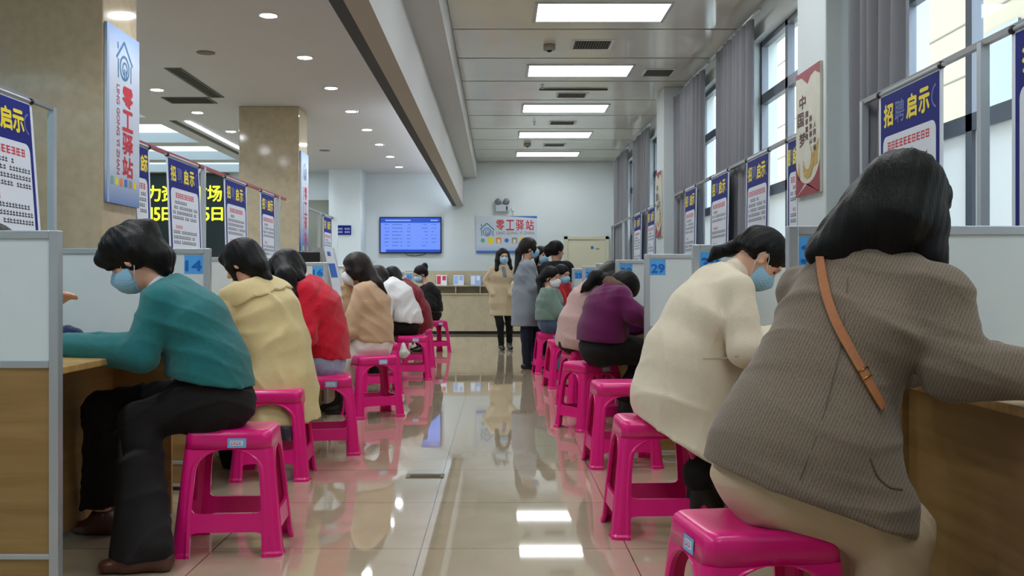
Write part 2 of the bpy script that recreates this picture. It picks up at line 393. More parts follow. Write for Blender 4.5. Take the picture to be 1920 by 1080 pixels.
M_vd = mat('dark slot grille', rgb(82,80,68), .6)
vent(-3.52, -3.40, 10.5, 12.1, ZLc, 'long dark slot vent in the plaster ceiling', 'left ceiling vents', 3, 'x', M_vd)
vent(-4.12, -3.60, 12.15, 12.5, ZLc, 'short dark square vent next to the outer downlights', 'left ceiling vents', 6, 'y', M_vd)
vent(-4.60, -4.56, 13.9, 18.5, ZLc, 'thin dark line diffuser beside the luminous coffers', 'left ceiling vents', 1, 'x', M_vd)
tag(MB().box(-4.42, -4.36, 13.9, 19.5, ZLc-.012, ZLc).build('strip_light', M_cove), 'thin bright strip light along the left ceiling beside the coffers', 'ceiling light')
tag(MB().box(-.955, -.90, 12.5, YF-.1, 2.705, 2.73).build('cove_light', M_cove), 'cove strip light on the left side of the beam', 'ceiling light')
tag(MB().lathe((-2.9, 9.77, ZLc), [(.09, 0), (.09, -.008), (.05, -.014)], 24).build('ceiling_speaker', M_vent), 'round grey ceiling speaker in the plaster ceiling', 'speaker')
tag(MB().lathe((-3.0, 17.0, ZLc), [(.09, 0), (.09, -.008), (.05, -.014)], 24).build('ceiling_speaker', M_vent), 'round ceiling speaker beyond the second stone column', 'speaker')
M_dome = mat('camera dome plastic', rgb(150,146,136), .4)
def dome(x, y, label):
    r = empty('dome_camera', (x, y, ZR), 0, label, 'security camera', 'ceiling dome cameras')
    MB().lathe((x, y, ZR), [(.065, 0), (.065, -.05), (.055, -.06)], 20).build('camera_base', M_dome, r, smooth=True)
    MB().lathe((x, y, ZR-.055), [(.03, 0), (.028, -.012), (.018, -.02), (.006, -.024)], 20).build('lens_dome', M_black, r, smooth=True)
dome(.54, 10.5, 'dome camera between the first and second LED panels'); dome(.52, 17.9, 'dome camera between the fourth and fifth LED panels')
def sprinkler(x, y, z, label):
    tag(MB().tube([(x, y, z), (x, y, z-.05)], .008).lathe((x, y, z-.05), [(.022, 0), (.022, -.004)], 12).lathe((x, y, z), [(.03, 0), (.025, -.006)], 14).build('sprinkler', M_alu), label, 'sprinkler', 'fire sprinklers')
sprinkler(.56, 12.6, ZR, 'small fire sprinkler before the third LED panel'); sprinkler(.56, 15.5, ZR, 'small fire sprinkler between third and fourth LED panels')
sprinkler(-1.85, 13.0, ZLc, 'small fire sprinkler by the fourth downlight of the beam row'); sprinkler(-1.88, 16.1, ZLc, 'small fire sprinkler by the sixth downlight of the beam row')
tag(MB().box(.53, 1.42, 12.86, 12.9, ZR-.02, ZR-.004).build('slot_diffuser', M_vd), 'thin dark slot in the strip ceiling before the third LED panel', 'air vent')

# ------------------------------------------------------------------ far wall
YW = YF
# television
r = empty('television', (-1.83, YW, 1.64), 0, 'wall-mounted television with a bright blue table on its screen', 'television')
MB().box(-2.48, -1.19, YW-.07, YW-.01, 1.64, 2.40).build('housing', M_black, r, bevel=.008)
fl = Flat((-2.455, YW-.071, 1.665), (1,0,0), (0,0,1), (0,-1,0)); sw, sh = 1.24, .71
s = MB(); fl.rect(s, 0, 0, sw, sh, .001); scr = s.build('screen', emis('screen blue', (.07,.135,.46,1), .80, .01), r)
s = MB(); fl.rect(s, 0, sh-.10, sw, sh, .002); fl.rect(s, .11, 0, sw, .055, .002); s.build('screen_header', emis('screen deep blue', (.0,.035,.30,1), .7, .01), scr)
s = MB()
for j in range(7):
    v = sh-.145-j*.073
    for u0, n in ((.08, 4), (.24, 9), (.55, 3), (.86, 5), (1.06, 4)):
        for i in range(n):
            if random.random() < .8: fl.rect(s, u0+i*.024, v, u0+i*.024+.018, v+.016, .002)
s.build('screen_rows', emis('screen row ink', (.02,.05,.22,1), .65, .01), scr)
s = MB()
for i in range(22): fl.rect(s, .10+i*.024, sh-.062, .10+i*.024+.017, sh-.036, .003)
for i in range(6): fl.rect(s, 1.04+i*.026, sh-.062, 1.04+i*.026+.018, sh-.036, .003)
s.build('screen_title', emis('screen title ink', (.2,.3,.5,1), .7, .01), scr)
MB().tube([(-1.95, YW-.02, 1.64), (-1.9, YW-.03, 1.60), (-1.75, YW-.02, 1.585), (-1.6, YW-.02, 1.60), (-1.52, YW-.02, 1.64)], .006, 6).build('cable', M_black, r, smooth=True)
M_bluep = mat('light blue print', rgb(150,184,232), .5); M_bluem = mat('mid blue print', rgb(62,110,190), .5); M_teal = mat('steel blue print', rgb(70,120,160), .5)
M_or = mat('orange print', rgb(226,140,70), .5); M_grn = mat('green print', rgb(110,170,150), .5); M_lgr = mat('pale print', rgb(226,222,190), .5); M_gryp = mat('grey print', rgb(150,140,130), .5)
def gradient_mat(name, c1, c2, c3, axis, lo, hi):
    """a printed colour run of blue at both ends"""
    m = bpy.data.materials.new(name); m.use_nodes = True; nt = m.node_tree; b = nt.nodes['Principled BSDF']; b.inputs['Roughness'].default_value = .4
    tc = nt.nodes.new('ShaderNodeTexCoord'); sx = nt.nodes.new('ShaderNodeSeparateXYZ'); mr = nt.nodes.new('ShaderNodeMapRange'); rp = nt.nodes.new('ShaderNodeValToRGB')
    mr.inputs['From Min'].default_value = lo; mr.inputs['From Max'].default_value = hi
    e = rp.color_ramp.elements; e[0].color = c1; e[1].color = c3; q = e.new(.24); q.color = c2; q = e.new(.82); q.color = c2
    nt.links.new(tc.outputs['Object'], sx.inputs[0]); nt.links.new(sx.outputs[axis], mr.inputs[0]); nt.links.new(mr.outputs[0], rp.inputs[0]); nt.links.new(rp.outputs[0], b.inputs['Base Color']); return m
def house_logo(fl, mb, u, v, w, l):
    h = w*.95
    fl.line(mb, (u-w*.5, v+h*.05), (u-w*.02, v+h*.52), w*.075, l); fl.line(mb, (u-w*.02, v+h*.52), (u+w*.5, v+h*.02), w*.075, l)
    fl.line(mb, (u-w*.38, v+h*.05), (u-w*.38, v-h*.42), w*.06, l); fl.line(mb, (u+w*.40, v), (u+w*.40, v-h*.42), w*.06, l)
    fl.line(mb, (u-w*.40, v+h*.28), (u-w*.40, v+h*.45), w*.07, l)
    fl.ring(mb, u, v-h*.12, w*.24, w*.30, l+.0002); fl.ring(mb, u+w*.02, v-h*.14, w*.12, w*.17, l+.0002, -40, 250, 14)
    fl.line(mb, (u, v-h*.14), (u, v-h*.40), w*.06, l+.0004); fl.line(mb, (u+w*.10, v-h*.16), (u+w*.12, v-h*.40), w*.06, l+.0004)
# sign above the counter
r = empty('wall_sign', (.16, YW, 1.65), 0, 'pale blue landscape sign with red characters on the far wall', 'sign')
fl = Flat((-.47, YW-.03, 1.65), (1,0,0), (0,0,1), (0,-1,0)); sw, sh = 1.27, .77
s = MB(); fl.slab(s, 0, 0, sw, sh, -.028, 0); s.build('sign_board', gradient_mat('sign sky print', rgb(120,160,220), rgb(196,208,222), rgb(206,214,222), 'Z', 1.6, 2.45), r)
s = MB(); fl.rect(s, 0, 0, sw, .045, .001); fl.poly(s, [(.6, sh), (sw, sh), (sw, sh-.05)], .001); s.build('blue_border', M_bluem, r)
s = MB(); house_logo(fl, s, .23, .47, .30, .001); s.build('house_emblem', M_teal, r)
s = MB()
for i, ch in enumerate('零工驿站'): fl.text(s, ch, .42+i*.205, .475, .42+i*.205+.165, .685, .001, bold=.004)
s.build('red_characters', M_red, r)
s = MB(); fl.text(s, 'LING GONG YI ZHAN', .43, .385, 1.21, .445, .001, bold=.002); s.build('latin_letters', M_gryp, r)
ic = [M_grn, M_yel, M_or, M_bluem, M_gryp, M_yel, M_or]
for i in range(7):
    s = MB(); u = .14+i*.165
    if i in (1, 2, 4, 5): fl.rrect(s, u-.055, .20, u+.055, .32, .015, .001)
    else: fl.ring(s, u, .26, .0, .045, .001)
    s.build('icon', ic[i], r)
    if i in (2, 4, 5):
        s = MB(); fl.rrect(s, u-.03, .205, u+.03, .285, .01, .002); s.build('icon', M_lgr, r)
# emergency lamp
r = empty('emergency_light', (.0, YW, 2.51), 0, 'white twin-head emergency light above the landscape sign', 'emergency light')
MB().box(-.07, .22, YW-.09, YW, 2.51, 2.66).build('battery_box', mat('box plastic', rgb(186,196,206), .5), r, bevel=.01)
for x in (-.01, .16): MB().lathe((x, YW-.07, 2.715), [(.03, .05), (.06, .03), (.066, -.03), (.055, -.05), (.02, -.045)], 20, 'y').build('lamp_head', M_alud, r, smooth=True)
MB().box(.15, .185, YW-.095, YW-.085, 2.53, 2.62).build('indicator', mat('dark green', rgb(30,70,60), .4), r)
MB().tube([(.24, YW-.01, 2.58), (.30, YW-.01, 2.5), (.30, YW-.01, 2.42)], .006, 6).build('cable', M_alu, r)
tag(MB().box(.27, .33, YW-.03, YW, 2.53, 2.61).build('wall_socket', M_white, bevel=.004), 'small white socket right of the emergency light', 'socket')
# door at the right of the far wall
r = empty('door_2', (1.8, YW, 0), kind='structure')
f = MB(); f.box(1.36, 1.44, YW-.06, YW, 0, 2.0); f.box(2.22, 2.30, YW-.06, YW, 0, 2.0); f.box(1.36, 2.30, YW-.06, YW, 1.93, 2.0); struct(f.build('door_frame', M_doorp, r, bevel=.006))
struct(MB().box(1.44, 2.22, YW-.035, YW, 0, 1.93).build('door_leaf', mat('cream door leaf', rgb(214,210,186), .5), r))
MB().box(2.02, 2.10, YW-.04, YW-.034, 1.72, 1.75).build('door_plate', M_gryp, r); MB().box(1.92, 1.98, YW-.04, YW-.034, 1.73, 1.79).build('door_plate', M_bluem, r)
# blue plate on the pier
r = empty('notice_plate', (-3.1, 19.8, 2.0), 0, 'small dark blue notice plate on the white corner pier', 'sign')
fl = Flat((-3.25, 19.785, 1.99), (1,0,0), (0,0,1), (0,-1,0))
s = MB(); fl.slab(s, 0, 0, .29, .19, -.012, 0); s.build('plate', M_navy, r)
s = MB()
for j, v in enumerate((.10, .035)):
    for i in range(7):
        if i != 3: fl.rect(s, .02+i*.036, v, .02+i*.036+.026, v+.04, .001); fl.rect(s, .025+i*.036, v+.01, .03+i*.036, v+.03, .0015)
s.build('plate_characters', mat('pale plate ink', rgb(150,160,200), .5), r)
# counter with cubby shelves and brochures
r = empty('counter', (-.2, 20.2, 0), 0, 'long beige wooden counter with open cubbyholes under the television and sign', 'counter')
x0, x1, yc = -1.9, 1.2, 19.75
MB().box(x0, x1, yc, yc+.03, .06, .79).build('front_panel', M_counter, r)
MB().box(x0, x1, yc+.04, yc+.1, 0, .07).build('plinth', M_black, r)
MB().box(x0-.02, x1+.02, yc-.03, 20.55, .79, .815).build('counter_top', M_counter, r, bevel=.004)
q = MB(); q.box(x0, x1, yc+.28, yc+.30, .815, 1.27); q.box(x0, x1, yc+.02, yc+.3, .955, .975); q.build('back_panel', M_counter, r)
for i in range(7): MB().box(x0+.05+i*.49, x0+.068+i*.49, yc+.02, yc+.29, .815, .955).build('divider', M_counter, r)
cols = [(M_red, M_paper), (M_bluep, M_paper), (M_paper, M_bluep), (M_paper, M_red), (M_bluep, M_paper)]
wh = ['left of the row, near the black-jacketed sitter', 'second from the left', 'third from the left, beside the trench-coated stander', 'fourth from the left', 'rightmost of the row']
for i in range(5):
    u = -1.16+i*.345; b0 = empty('brochure', (u, yc+.2, .975), 0, 'leaflet standing on the far counter, '+wh[i], 'leaflet', 'leaflets on the counter')
    fl = Flat((u-.10, yc+.20, .978), (1,0,0), (0,.18,.98), (0,-1,.18))
    s = MB(); fl.slab(s, 0, 0, .21, .21, -.004, 0); s.build('leaflet_sheet', cols[i][1], b0)
    s = MB(); fl.rect(s, .01, .02, .09, .19, .001); fl.rect(s, .12, .1, .19, .19, .001); s.build('leaflet_print', cols[i][0], b0)

# ------------------------------------------------------------------ LED board of the left hall
r = empty('led_board', (-6.8, YW, 1.5), 0, 'black LED board with yellow characters on the far left wall', 'LED board')
MB().box(-8.6, -5.62, YW-.1, YW-.02, .9, 3.29).build('board_case', mat('board black', rgb(30,36,34), .5), r)
fl = Flat((0, YW-.101, 0), (1,0,0), (0,0,1), (0,-1,0)); s = MB()
def bx(px0, py0, px1, py1): return ((px0-VX)*YW/F, EYE-(py1-VY)*YW/F, (px1-VX)*YW/F, EYE-(py0-VY)*YW/F)
for ch, x in (('人', 262), ('力', 291), ('资', 320), ('源', 349), ('市', 377), ('场', 405)): fl.text(s, ch, *bx(x-13, 349, x+13, 378), .002, bold=.007)
for ch, a, b_ in (('1', 283, 289), ('5', 292, 303), ('日', 307, 328), ('至', 334, 360), ('2', 371, 382), ('5', 384, 395), ('日', 400, 420)): fl.text(s, ch, *bx(a, 390, b_, 414), .002, bold=.007)
for ch, a, b_ in (('动', 278, 304), ('0', 367, 379)): fl.text(s, ch, *bx(a, 430, b_, 455), .002, bold=.007)
fl.text(s, ',', *bx(383, 448, 387, 457), .002, bold=.008)
s.build('led_characters', emis('LED yellow', (.80,1,.02,1), .8, .01), r)

# ------------------------------------------------------------------ banners
M_ban = gradient_mat('banner sky print', rgb(40,96,176), rgb(196,206,222), rgb(90,140,206), 'Z', 1.5, 2.8)
def station_banner(x, y0, y1, z0, z1, label, full=True):
    r = empty('banner', (x, (y0+y1)/2, z0), 0, label, 'banner', 'blue hall banners')
    fl = Flat((x+.02, y0, z0), (0,1,0), (0,0,1), (1,0,0)); w_, h_ = y1-y0, z1-z0
    s = MB(); fl.slab(s, 0, 0, w_, h_, -.018, 0); s.build('banner_sheet', M_ban, r)
    s = MB(); fl.rect(s, 0, 0, .035, h_, .0005); s.build('sheet_edge', mat('banner edge', rgb(150,176,214), .5), r)
    s = MB(); house_logo(fl, s, w_*.52, h_*.82, w_*.50, .001); s.build('house_emblem', M_teal, r)
    s = MB(); hh = h_*.115
    for i, ch in enumerate('零工驿站'): fl.text(s, ch, w_*.46, h_*(.57-i*.135), w_*.78, h_*(.57-i*.135)+hh, .001, bold=.006)
    s.build('red_characters', M_red, r)
    s = MB(); fl.text(s, 'LING GONG YI ZHAN', w_*.28, h_*.17, w_*.37, h_*.68, .001, rot=1, bold=.002); s.build('latin_letters', mat('rose print', rgb(170,90,120), .5), r)
    for i in range(6):
        s = MB(); u = w_*(.14+i*.14); fl.rrect(s, u-.026, h_*.105, u+.026, h_*.15, .006, .001); s.build('icon', ic[i], r)
station_banner(-2.58, 6.45, 7.03, 1.56, 2.74, 'tall blue and white banner on the near stone column')
station_banner(-2.58, 12.78, 13.28, 1.3, 2.74, 'narrow-looking blue banner on the second stone column')
M_cream = mat('cream print', rgb(206,204,190), .5, var=.06, vscale=8); M_wine = mat('wine print', rgb(142,34,52), .5); M_gold = mat('gold print', rgb(186,152,72), .5, var=.2, vscale=30); M_brn = mat('brown ink', rgb(84,40,40), .6)
def dream_banner(x, y0, y1, z0, z1, label):
    r = empty('banner', (x, (y0+y1)/2, z0), 0, label, 'banner', 'red and cream column banners')
    fl = Flat((x-.02, y1, z0), (0,-1,0), (0,0,1), (-1,0,0)); w_, h_ = y1-y0, z1-z0
    s = MB(); fl.slab(s, 0, 0, w_, h_, -.018, 0); s.build('banner_sheet', M_cream, r)
    s = MB(); fl.poly(s, [(0,h_), (0,h_*.965), (w_*.25,h_*.955), (w_*.5,h_*.88), (w_*.62,h_*.93), (w_*.8,h_*.95), (w_,h_*.905), (w_,h_)], .001)
    n = 14; low = [(0, 0), (w_, 0)]+[(w_, h_*.34)]+[(w_*(.5+.5*math.cos(a)), h_*(.30-.21*math.sin(a))) for a in [PI*k/n for k in range(1, n)]]+[(0, h_*.22)]
    for k in range(2, len(low)-1): fl.poly(s, [low[0] if low[k][0] < w_*.5 else low[1], low[k], low[k+1]], .001)
    fl.poly(s, [(0,0), (w_,0), (w_*.5, h_*.09)], .001)
    s.build('wine_border', M_wine, r)
    s = MB()
    for i in range(9):
        a = .3+.1*i; fl.ring(s, w_*.5, h_*.30, w_*(.16+.03*(i % 4)), w_*(.19+.03*(i % 4)), .0015+.0001*i, 190+15*i, 260+18*i, 8)
    fl.poly(s, [(w_*.08,h_*.16), (w_*.2,h_*.12), (w_*.14,h_*.3)], .001); fl.poly(s, [(w_*.62,h_*.2), (w_*.9,h_*.22), (w_*.95,h_*.42), (w_*.75,h_*.33)], .001)
    s.build('gold_ribbon', M_gold, r)
    s = MB()
    for ch, u, v in (('中', .16, .70), ('国', .08, .565), ('梦', .16, .40)): fl.text(s, ch, w_*u, h_*v, w_*(u+.26), h_*(v+.11), .002, bold=.002)
    for c_, (t, u, v) in enumerate((('国家富强', .42, .62), ('民族振兴', .58, .57), ('人民幸福', .74, .51))):
        for i, ch in enumerate(t): fl.text(s, ch, w_*u, h_*(v-i*.06), w_*(u+.11), h_*(v-i*.06)+h_*.045, .002, bold=.001)
    s.build('characters', M_brn, r)
dream_banner(2.13, 6.48, 7.0, 1.63, 2.49, 'red-bordered cream banner on the nearer white column')
dream_banner(2.13, 12.80, 13.25, 1.63, 2.49, 'red-bordered cream banner on the farther white column')

# ------------------------------------------------------------------ rails and hanging posters
def poster(x, y0, y1, ztop, h, side, lean, label, seed):
    """hangs from a rail along the aisle; side=+1 faces +x (left rail), -1 faces -x"""
    R = random.Random(seed); x += .042*side
    r = empty('recruitment_poster', (x, (y0+y1)/2, ztop-h), 0, label, 'poster', 'recruitment posters')
    wd = y1-y0
    if side > 0: fl = Flat((x+lean, y0, ztop-h), (0,1,0), (-lean,0,h), (1,0,0))
    else: fl = Flat((x-lean, y1, ztop-h), (0,-1,0), (lean,0,h), (-1,0,0))
    s = MB(); fl.slab(s, 0, 0, wd, h, -.006, 0); s.build('poster_sheet', M_paper, r)
    s = MB(); fl.rect(s, .03, .03, wd-.03, h-.02, .0010); s.build('blue_ground', M_navy, r)
    s = MB(); fl.rrect(s, .065, .05, wd-.065, h*.80, .05, .0020); fl.rect(s, .065, .05, wd-.065, .2, .0021); s.build('text_panel', M_paper, r)
    s = MB(); t = h*.095; v = h*.845
    tw_ = min(t*1.02, wd*.18)
    for ch, u in (('招', .10), ('启', .48), ('示', .67)): fl.text(s, ch, wd*u, v, wd*u+tw_, v+t, .0022, bold=.005)
    s.build('title_characters', M_yel, r)
    s = MB(); fl.text(s, '聘', wd*.29, v, wd*.29+tw_, v+t, .0022, bold=.002); fl.ring(s, wd*.93, v+t*.5, t*.42, t*.52, .0022, 100, 260, 8); s.build('faded_character', M_dim, r)
    s = MB()
    n = min(R.randint(9, 11), max(2, int((wd-.18)/.054))); u0 = wd*.5-n*.027
    for i in range(n):
        u = u0+i*.054; vv = h*.738
        for q in range(3): fl.rect(s, u, vv+q*.017, u+.043, vv+q*.017+.008, .0024)
        for x_ in R.sample((.002, .012, .022, .034), 2): fl.rect(s, u+x_, vv, u+x_+.008, vv+.042, .0025)
    s2 = MB(); v = h*.70; ln = 0; para = R.randint(3, 6)
    while v > .12:
        tgt = s if (ln == para or ln == para+5) and ln > 0 else s2
        nch = R.randint(16, 19) if ln % para else R.randint(5, 9)
        if tgt is s: nch = R.randint(3, 6)
        u = .10+(.06 if ln % para == 0 else 0)
        for i in range(nch):
            if u > wd-.11: break
            if R.random() < .93:
                fl.rect(tgt, u, v, u+.027, v+.007, .0024); fl.rect(tgt, u+.002, v+.014, u+.025, v+.021, .0024); x_ = R.choice((.003,.010,.017)); fl.rect(tgt, u+x_, v, u+x_+.007, v+.027, .0025)
            u += .034
        ln += 1; v -= .042 if ln % para else .075
    s.build('red_lines', M_red, r); s2.build('body_text', M_ink, r)
    MB().tube([(x, y0-.02, ztop), (x, y1+.02, ztop)], .011, 8).build('hanging_rod', M_alu, r)
    for y in (y0+.01, y1-.01): MB().lathe((x, y, ztop), [(.016, -.015), (.02, 0), (.016, .015)], 10, 'y').build('clip', M_black, r)
M_rail = mat('rail steel', rgb(150,150,152), .4, metal=.4); M_railr = mat('red rail', rgb(150,62,74), .5)  # second material colours one top bar red along its whole length
def rail(x, y0, y1, z, posts, label, m=M_rail):
    r = empty('poster_rail', (x, y0, 0), 0, label, 'rail', 'poster rails')
    MB().box(x-.014, x+.014, y0, y1, z+.012, z+.04).build('top_bar', m, r)
    for y in posts: MB().box(x-.02, x+.02, y-.02, y+.02, 0, z+.03).build('post', M_alu, r)
ZL_, ZRr = 2.05, 2.09
rail(-2.68, .9, 5.95, ZL_, [1.2, 2.6, 4.2, 5.92], 'grey metal rail behind the nearest left partition')
rail(-2.68, 7.2, 12.4, ZL_, [7.22, 8.95, 10.4, 12.0], 'red-topped rail between the two stone columns', M_railr)
rail(-2.68, 13.6, 16.0, ZL_, [13.62, 14.7], 'short rail past the second stone column')
rail(2.2, .9, 5.98, ZRr, [1.0, 2.9, 4.48, 5.94], 'grey rail in front of the nearest window')
rail(2.2, 7.05, 12.4, ZRr, [7.3, 9.6, 11.2, 12.3], 'grey rail between the two white columns')
rail(2.2, 13.5, 19.2, ZRr, [13.6, 15.5, 17.4, 19.1], 'grey rail past the second white column')
H_P = 1.25
def yL(px): return 2.68*F/(VX-px)
def yR(px): return 2.2*F/(px-VX)
poster(-2.68, 4.85, yL(45), ZL_, H_P, 1, .09, 'recruitment poster at the left edge above the blank partition', 1)
poster(-2.68, 7.08, yL(269), ZL_, H_P, 1, .04, 'recruitment poster half hidden behind the near stone column', 2)
poster(-2.68, yL(302), yL(364), ZL_, H_P, 1, .05, 'recruitment poster between the yellow LED characters, above partition 14', 3)
poster(-2.68, yL(412), yL(454), ZL_, H_P, 1, .03, 'recruitment poster above the scallop-collared coat sitter', 4)
poster(-2.68, yL(481), yL(508), ZL_, H_P, 1, .02, 'recruitment poster right before the second stone column', 5)
poster(-2.68, yL(601), yL(617), ZL_, H_P, 1, .0, 'recruitment poster past the second stone column by the white end panel', 6)
poster(2.2, yR(1783), yR(1662), ZRr, H_P, -1, .0, 'large recruitment poster behind the tweed-jacketed woman', 7)
poster(2.2, 3.25, yR(1916), ZRr, H_P, -1, .0, 'recruitment poster cut off at the right edge', 8)
poster(2.2, 7.06, yR(1486), ZRr, H_P, -1, .0, 'narrow recruitment poster showing beside the nearer white column', 9)
poster(2.2, yR(1453), yR(1409), ZRr, H_P, -1, .02, 'recruitment poster above the cream-coated woman', 10)
poster(2.2, yR(1375), yR(1341), ZRr, H_P, -1, .02, 'recruitment poster above the partition numbered 30', 11)
poster(2.2, yR(1313), yR(1291), ZRr, H_P, -1, .02, 'recruitment poster beside the second white column, above partition 29', 12)
poster(2.2, 13.6, yR(1220), ZRr, H_P, -1, .02, 'recruitment poster half hidden by the farther white column', 13)
poster(2.2, yR(1208), yR(1194), ZRr, H_P, -1, .02, 'farthest recruitment poster on the right rail', 14)
# white end panel of the far left rail
tag(MB().box(-2.75, -2.6, 15.9, 15.95, 0, 2.06).build('end_panel', M_white, bevel=.004), 'tall narrow white panel at the end of the far left rail', 'panel')

# ------------------------------------------------------------------ partitions and desks
M_lab = mat('label blue', rgb(84,170,240), .4); M_labd = mat('label digits', rgb(16,104,196), .4)
def partition(xe, xi, y, num, label):
    """xe: end at the aisle, xi: inner end"""
    s = 1 if xe < 0 else -1; r = empty('desk_partition', (xe, y, 0), 0, label, 'partition', 'desk partitions')
    a, b_ = min(xe, xi), max(xe, xi); t = .04
    MB().box(a+.02, b_-.02, y+.008, y+.032, .775, 1.175).build('white_panel', M_white, r)
    MB().box(a+.02, b_-.02, y+.008, y+.032, .03, .755).build('wood_panel', M_wood, r)
    f = MB()
    for x in (a, b_-.03): f.box(x, x+.03, y, y+t, .02, 1.2)
    for z0, z1 in ((1.172, 1.2), (.752, .778), (.13, .148), (.02, .035)): f.box(a+.03, b_-.03, y+.002, y+t-.002, z0, z1)
    f.build('partition_frame', M_alu, r, bevel=.003)
    g = MB(); g.lathe(((xe-s*.02), y+.02, 0), [(.018, 0), (.018, .02)], 10); g.lathe(((xi+s*.02), y+.02, 0), [(.018, 0), (.018, .02)], 10); g.build('foot', M_black, r)
    if num:
        u0 = xe-.032-.095 if s > 0 else xe+.032
        fl = Flat((u0, y+.0075, 1.075), (1,0,0), (0,0,1), (0,-1,0))
        q = MB(); fl.rect(q, 0, 0, .092, .092, .001); n_ = q.build('number_label', M_lab, r)
        q = MB(); fl.text(q, str(num), .008, .014, .084, .064, .002, bold=.003); q.build('digits', M_labd, n_)
XE, XI = -1.43, -2.52
LP = [(1.52, 0), (3.2, 0), (4.88, 14), (6.56, 15), (8.24, 16), (9.92, 17), (11.6, 18), (13.28, 19), (14.96, 20), (16.64, 21)]
for y, n in LP:
    lab = {1.52: 'white-topped desk partition on the left, beside the viewer', 3.2: 'blank white and wood partition at the left edge, in front of the teal-cardigan woman'}.get(y, 'desk partition on the left row with blue label %d' % n)
    partition(XE, XI, y, n, lab)
RX, RXI = .865, 2.08
RPt = [(1.5, 0)]+[(2.94+1.45*k, 31-k) for k in range(7)]
for y, n in RPt:
    partition(RX, RXI, y, n, 'desk partition on the right row with blue label %d' % n if n else 'desk partition on the right, beside the viewer')
def desk(x0, x1, y0, y1, front, label, grp, rec=.03):
    r = empty('desk', ((x0+x1)/2, (y0+y1)/2, 0), 0, label, 'desk', grp)
    MB().box(x0, x1, y0, y1, .725, .75).build('desk_top', M_woodt, r, bevel=.004)
    s = 1 if front > (x0+x1)/2 else -1
    a, b_ = sorted((front-s*rec, front-s*(rec+.02)))
    MB().box(a, b_, y0+.02, y1-.02, .04, .725).build('modesty_panel', M_wood, r)
    a, b_ = sorted((front-s*.01, front-s*.60))
    for y in (y0, y1-.02): MB().box(a, b_, y, y+.02, 0, .725).build('side_panel', M_wood, r)
LD = ['under the forearms of the teal-cardigan woman', 'in front of the scallop-collared coat sitter', 'in front of the tan-sweater sitter', 'in front of the white-sweater sitter', 'in front of the dark-red coat sitter', 'in front of the black-jacketed sitter', 'at the far end of the left row']
for k, (y, n) in enumerate(LP):
    if 1.52 < y < 14: 
        i = k-1
        desk(-2.15, -1.45, y+.06, y+(1.22 if y < 4 else 1.55), -1.45, 'wooden desk %s' % ('under the forearms of the teal-cardigan woman' if i == 0 else 'just past the left partition labelled %d' % n), 'left desks', .27)
for k, (y, n) in enumerate(RPt):
    if y < 11: desk(1.18, 1.9, y+.05, y+1.43, 1.18, 'wooden desk %s' % ('under the arms of the tweed-jacketed woman' if k == 0 else 'just past the right partition labelled %d' % n), 'right desks', .03)
# paper on the near right desk, a slip of white
tag(MB().box(1.185, 1.42, 2.50, 2.81, .7505, .7525).build('paper_sheet', mat('white paper', rgb(226,232,244), .6)), 'white form on the desk under the tweed-jacketed woman', 'paper')
tag(MB().box(1.19, 1.50, 2.825, 2.925, .751, .77).build('document_folder', M_black, bevel=.003), 'dark folder lying at the foot of partition 31', 'folder')
# brass floor socket
r = empty('floor_socket', (-.40, 5.25, 0), 0, 'dark brass socket cover set in the floor tiles', 'floor socket')
MB().box(-.49, -.29, 5.2, 5.3, 0, .004).build('cover_plate', mat('dark brass', rgb(120,104,74), .35, metal=.6), r); MB().box(-.47, -.31, 5.22, 5.27, .004, .006).build('flap', M_black, r)
# white display stand and dark shape built as a monitor beyond partition 16
r = empty('display_stand', (-1.57, 9.05, .75), 0, 'pale slanted display stand behind the partition labelled 16', 'display stand')
fl = Flat(W(611, 500, 9.0), (1,0,0), (-.22,0,1), (0,-1,0))
s = MB(); fl.slab(s, -.10, -.30, .02, .18, -.10, 0); s.build('stand_side', mat('stand grey', rgb(150,152,150), .5), r)
s = MB(); fl.slab(s, .02, -.30, .10, .18, -.09, .01); s.build('stand_face', M_paper, r)
s = MB(); fl.rect(s, .03, -.1, .09, .03, .012); fl.rect(s, .04, .10, .07, .14, .012); s.build('stand_print', M_bluem, r)
MB().box(-1.72, -1.42, 8.93, 9.15, .75, .885).build('stand_base', M_white, r)

r = empty('monitor', (-1.76, 8.95, .75), 0, 'dark monitor standing beside the slanted display stand', 'monitor')
q = MB(); q.obox((-1.72, 8.92, 1.16), (.75,.66,0), (-.66,.75,.0), (0,0,1), .11, .022, .15); q.build('screen_housing', M_black, r, bevel=.008)
q = MB(); q.lathe((-1.73, 8.95, .752), [(.09, 0), (.09, .012), (.02, .02), (.018, .28)], 20); q.build('monitor_stand', M_black, r)
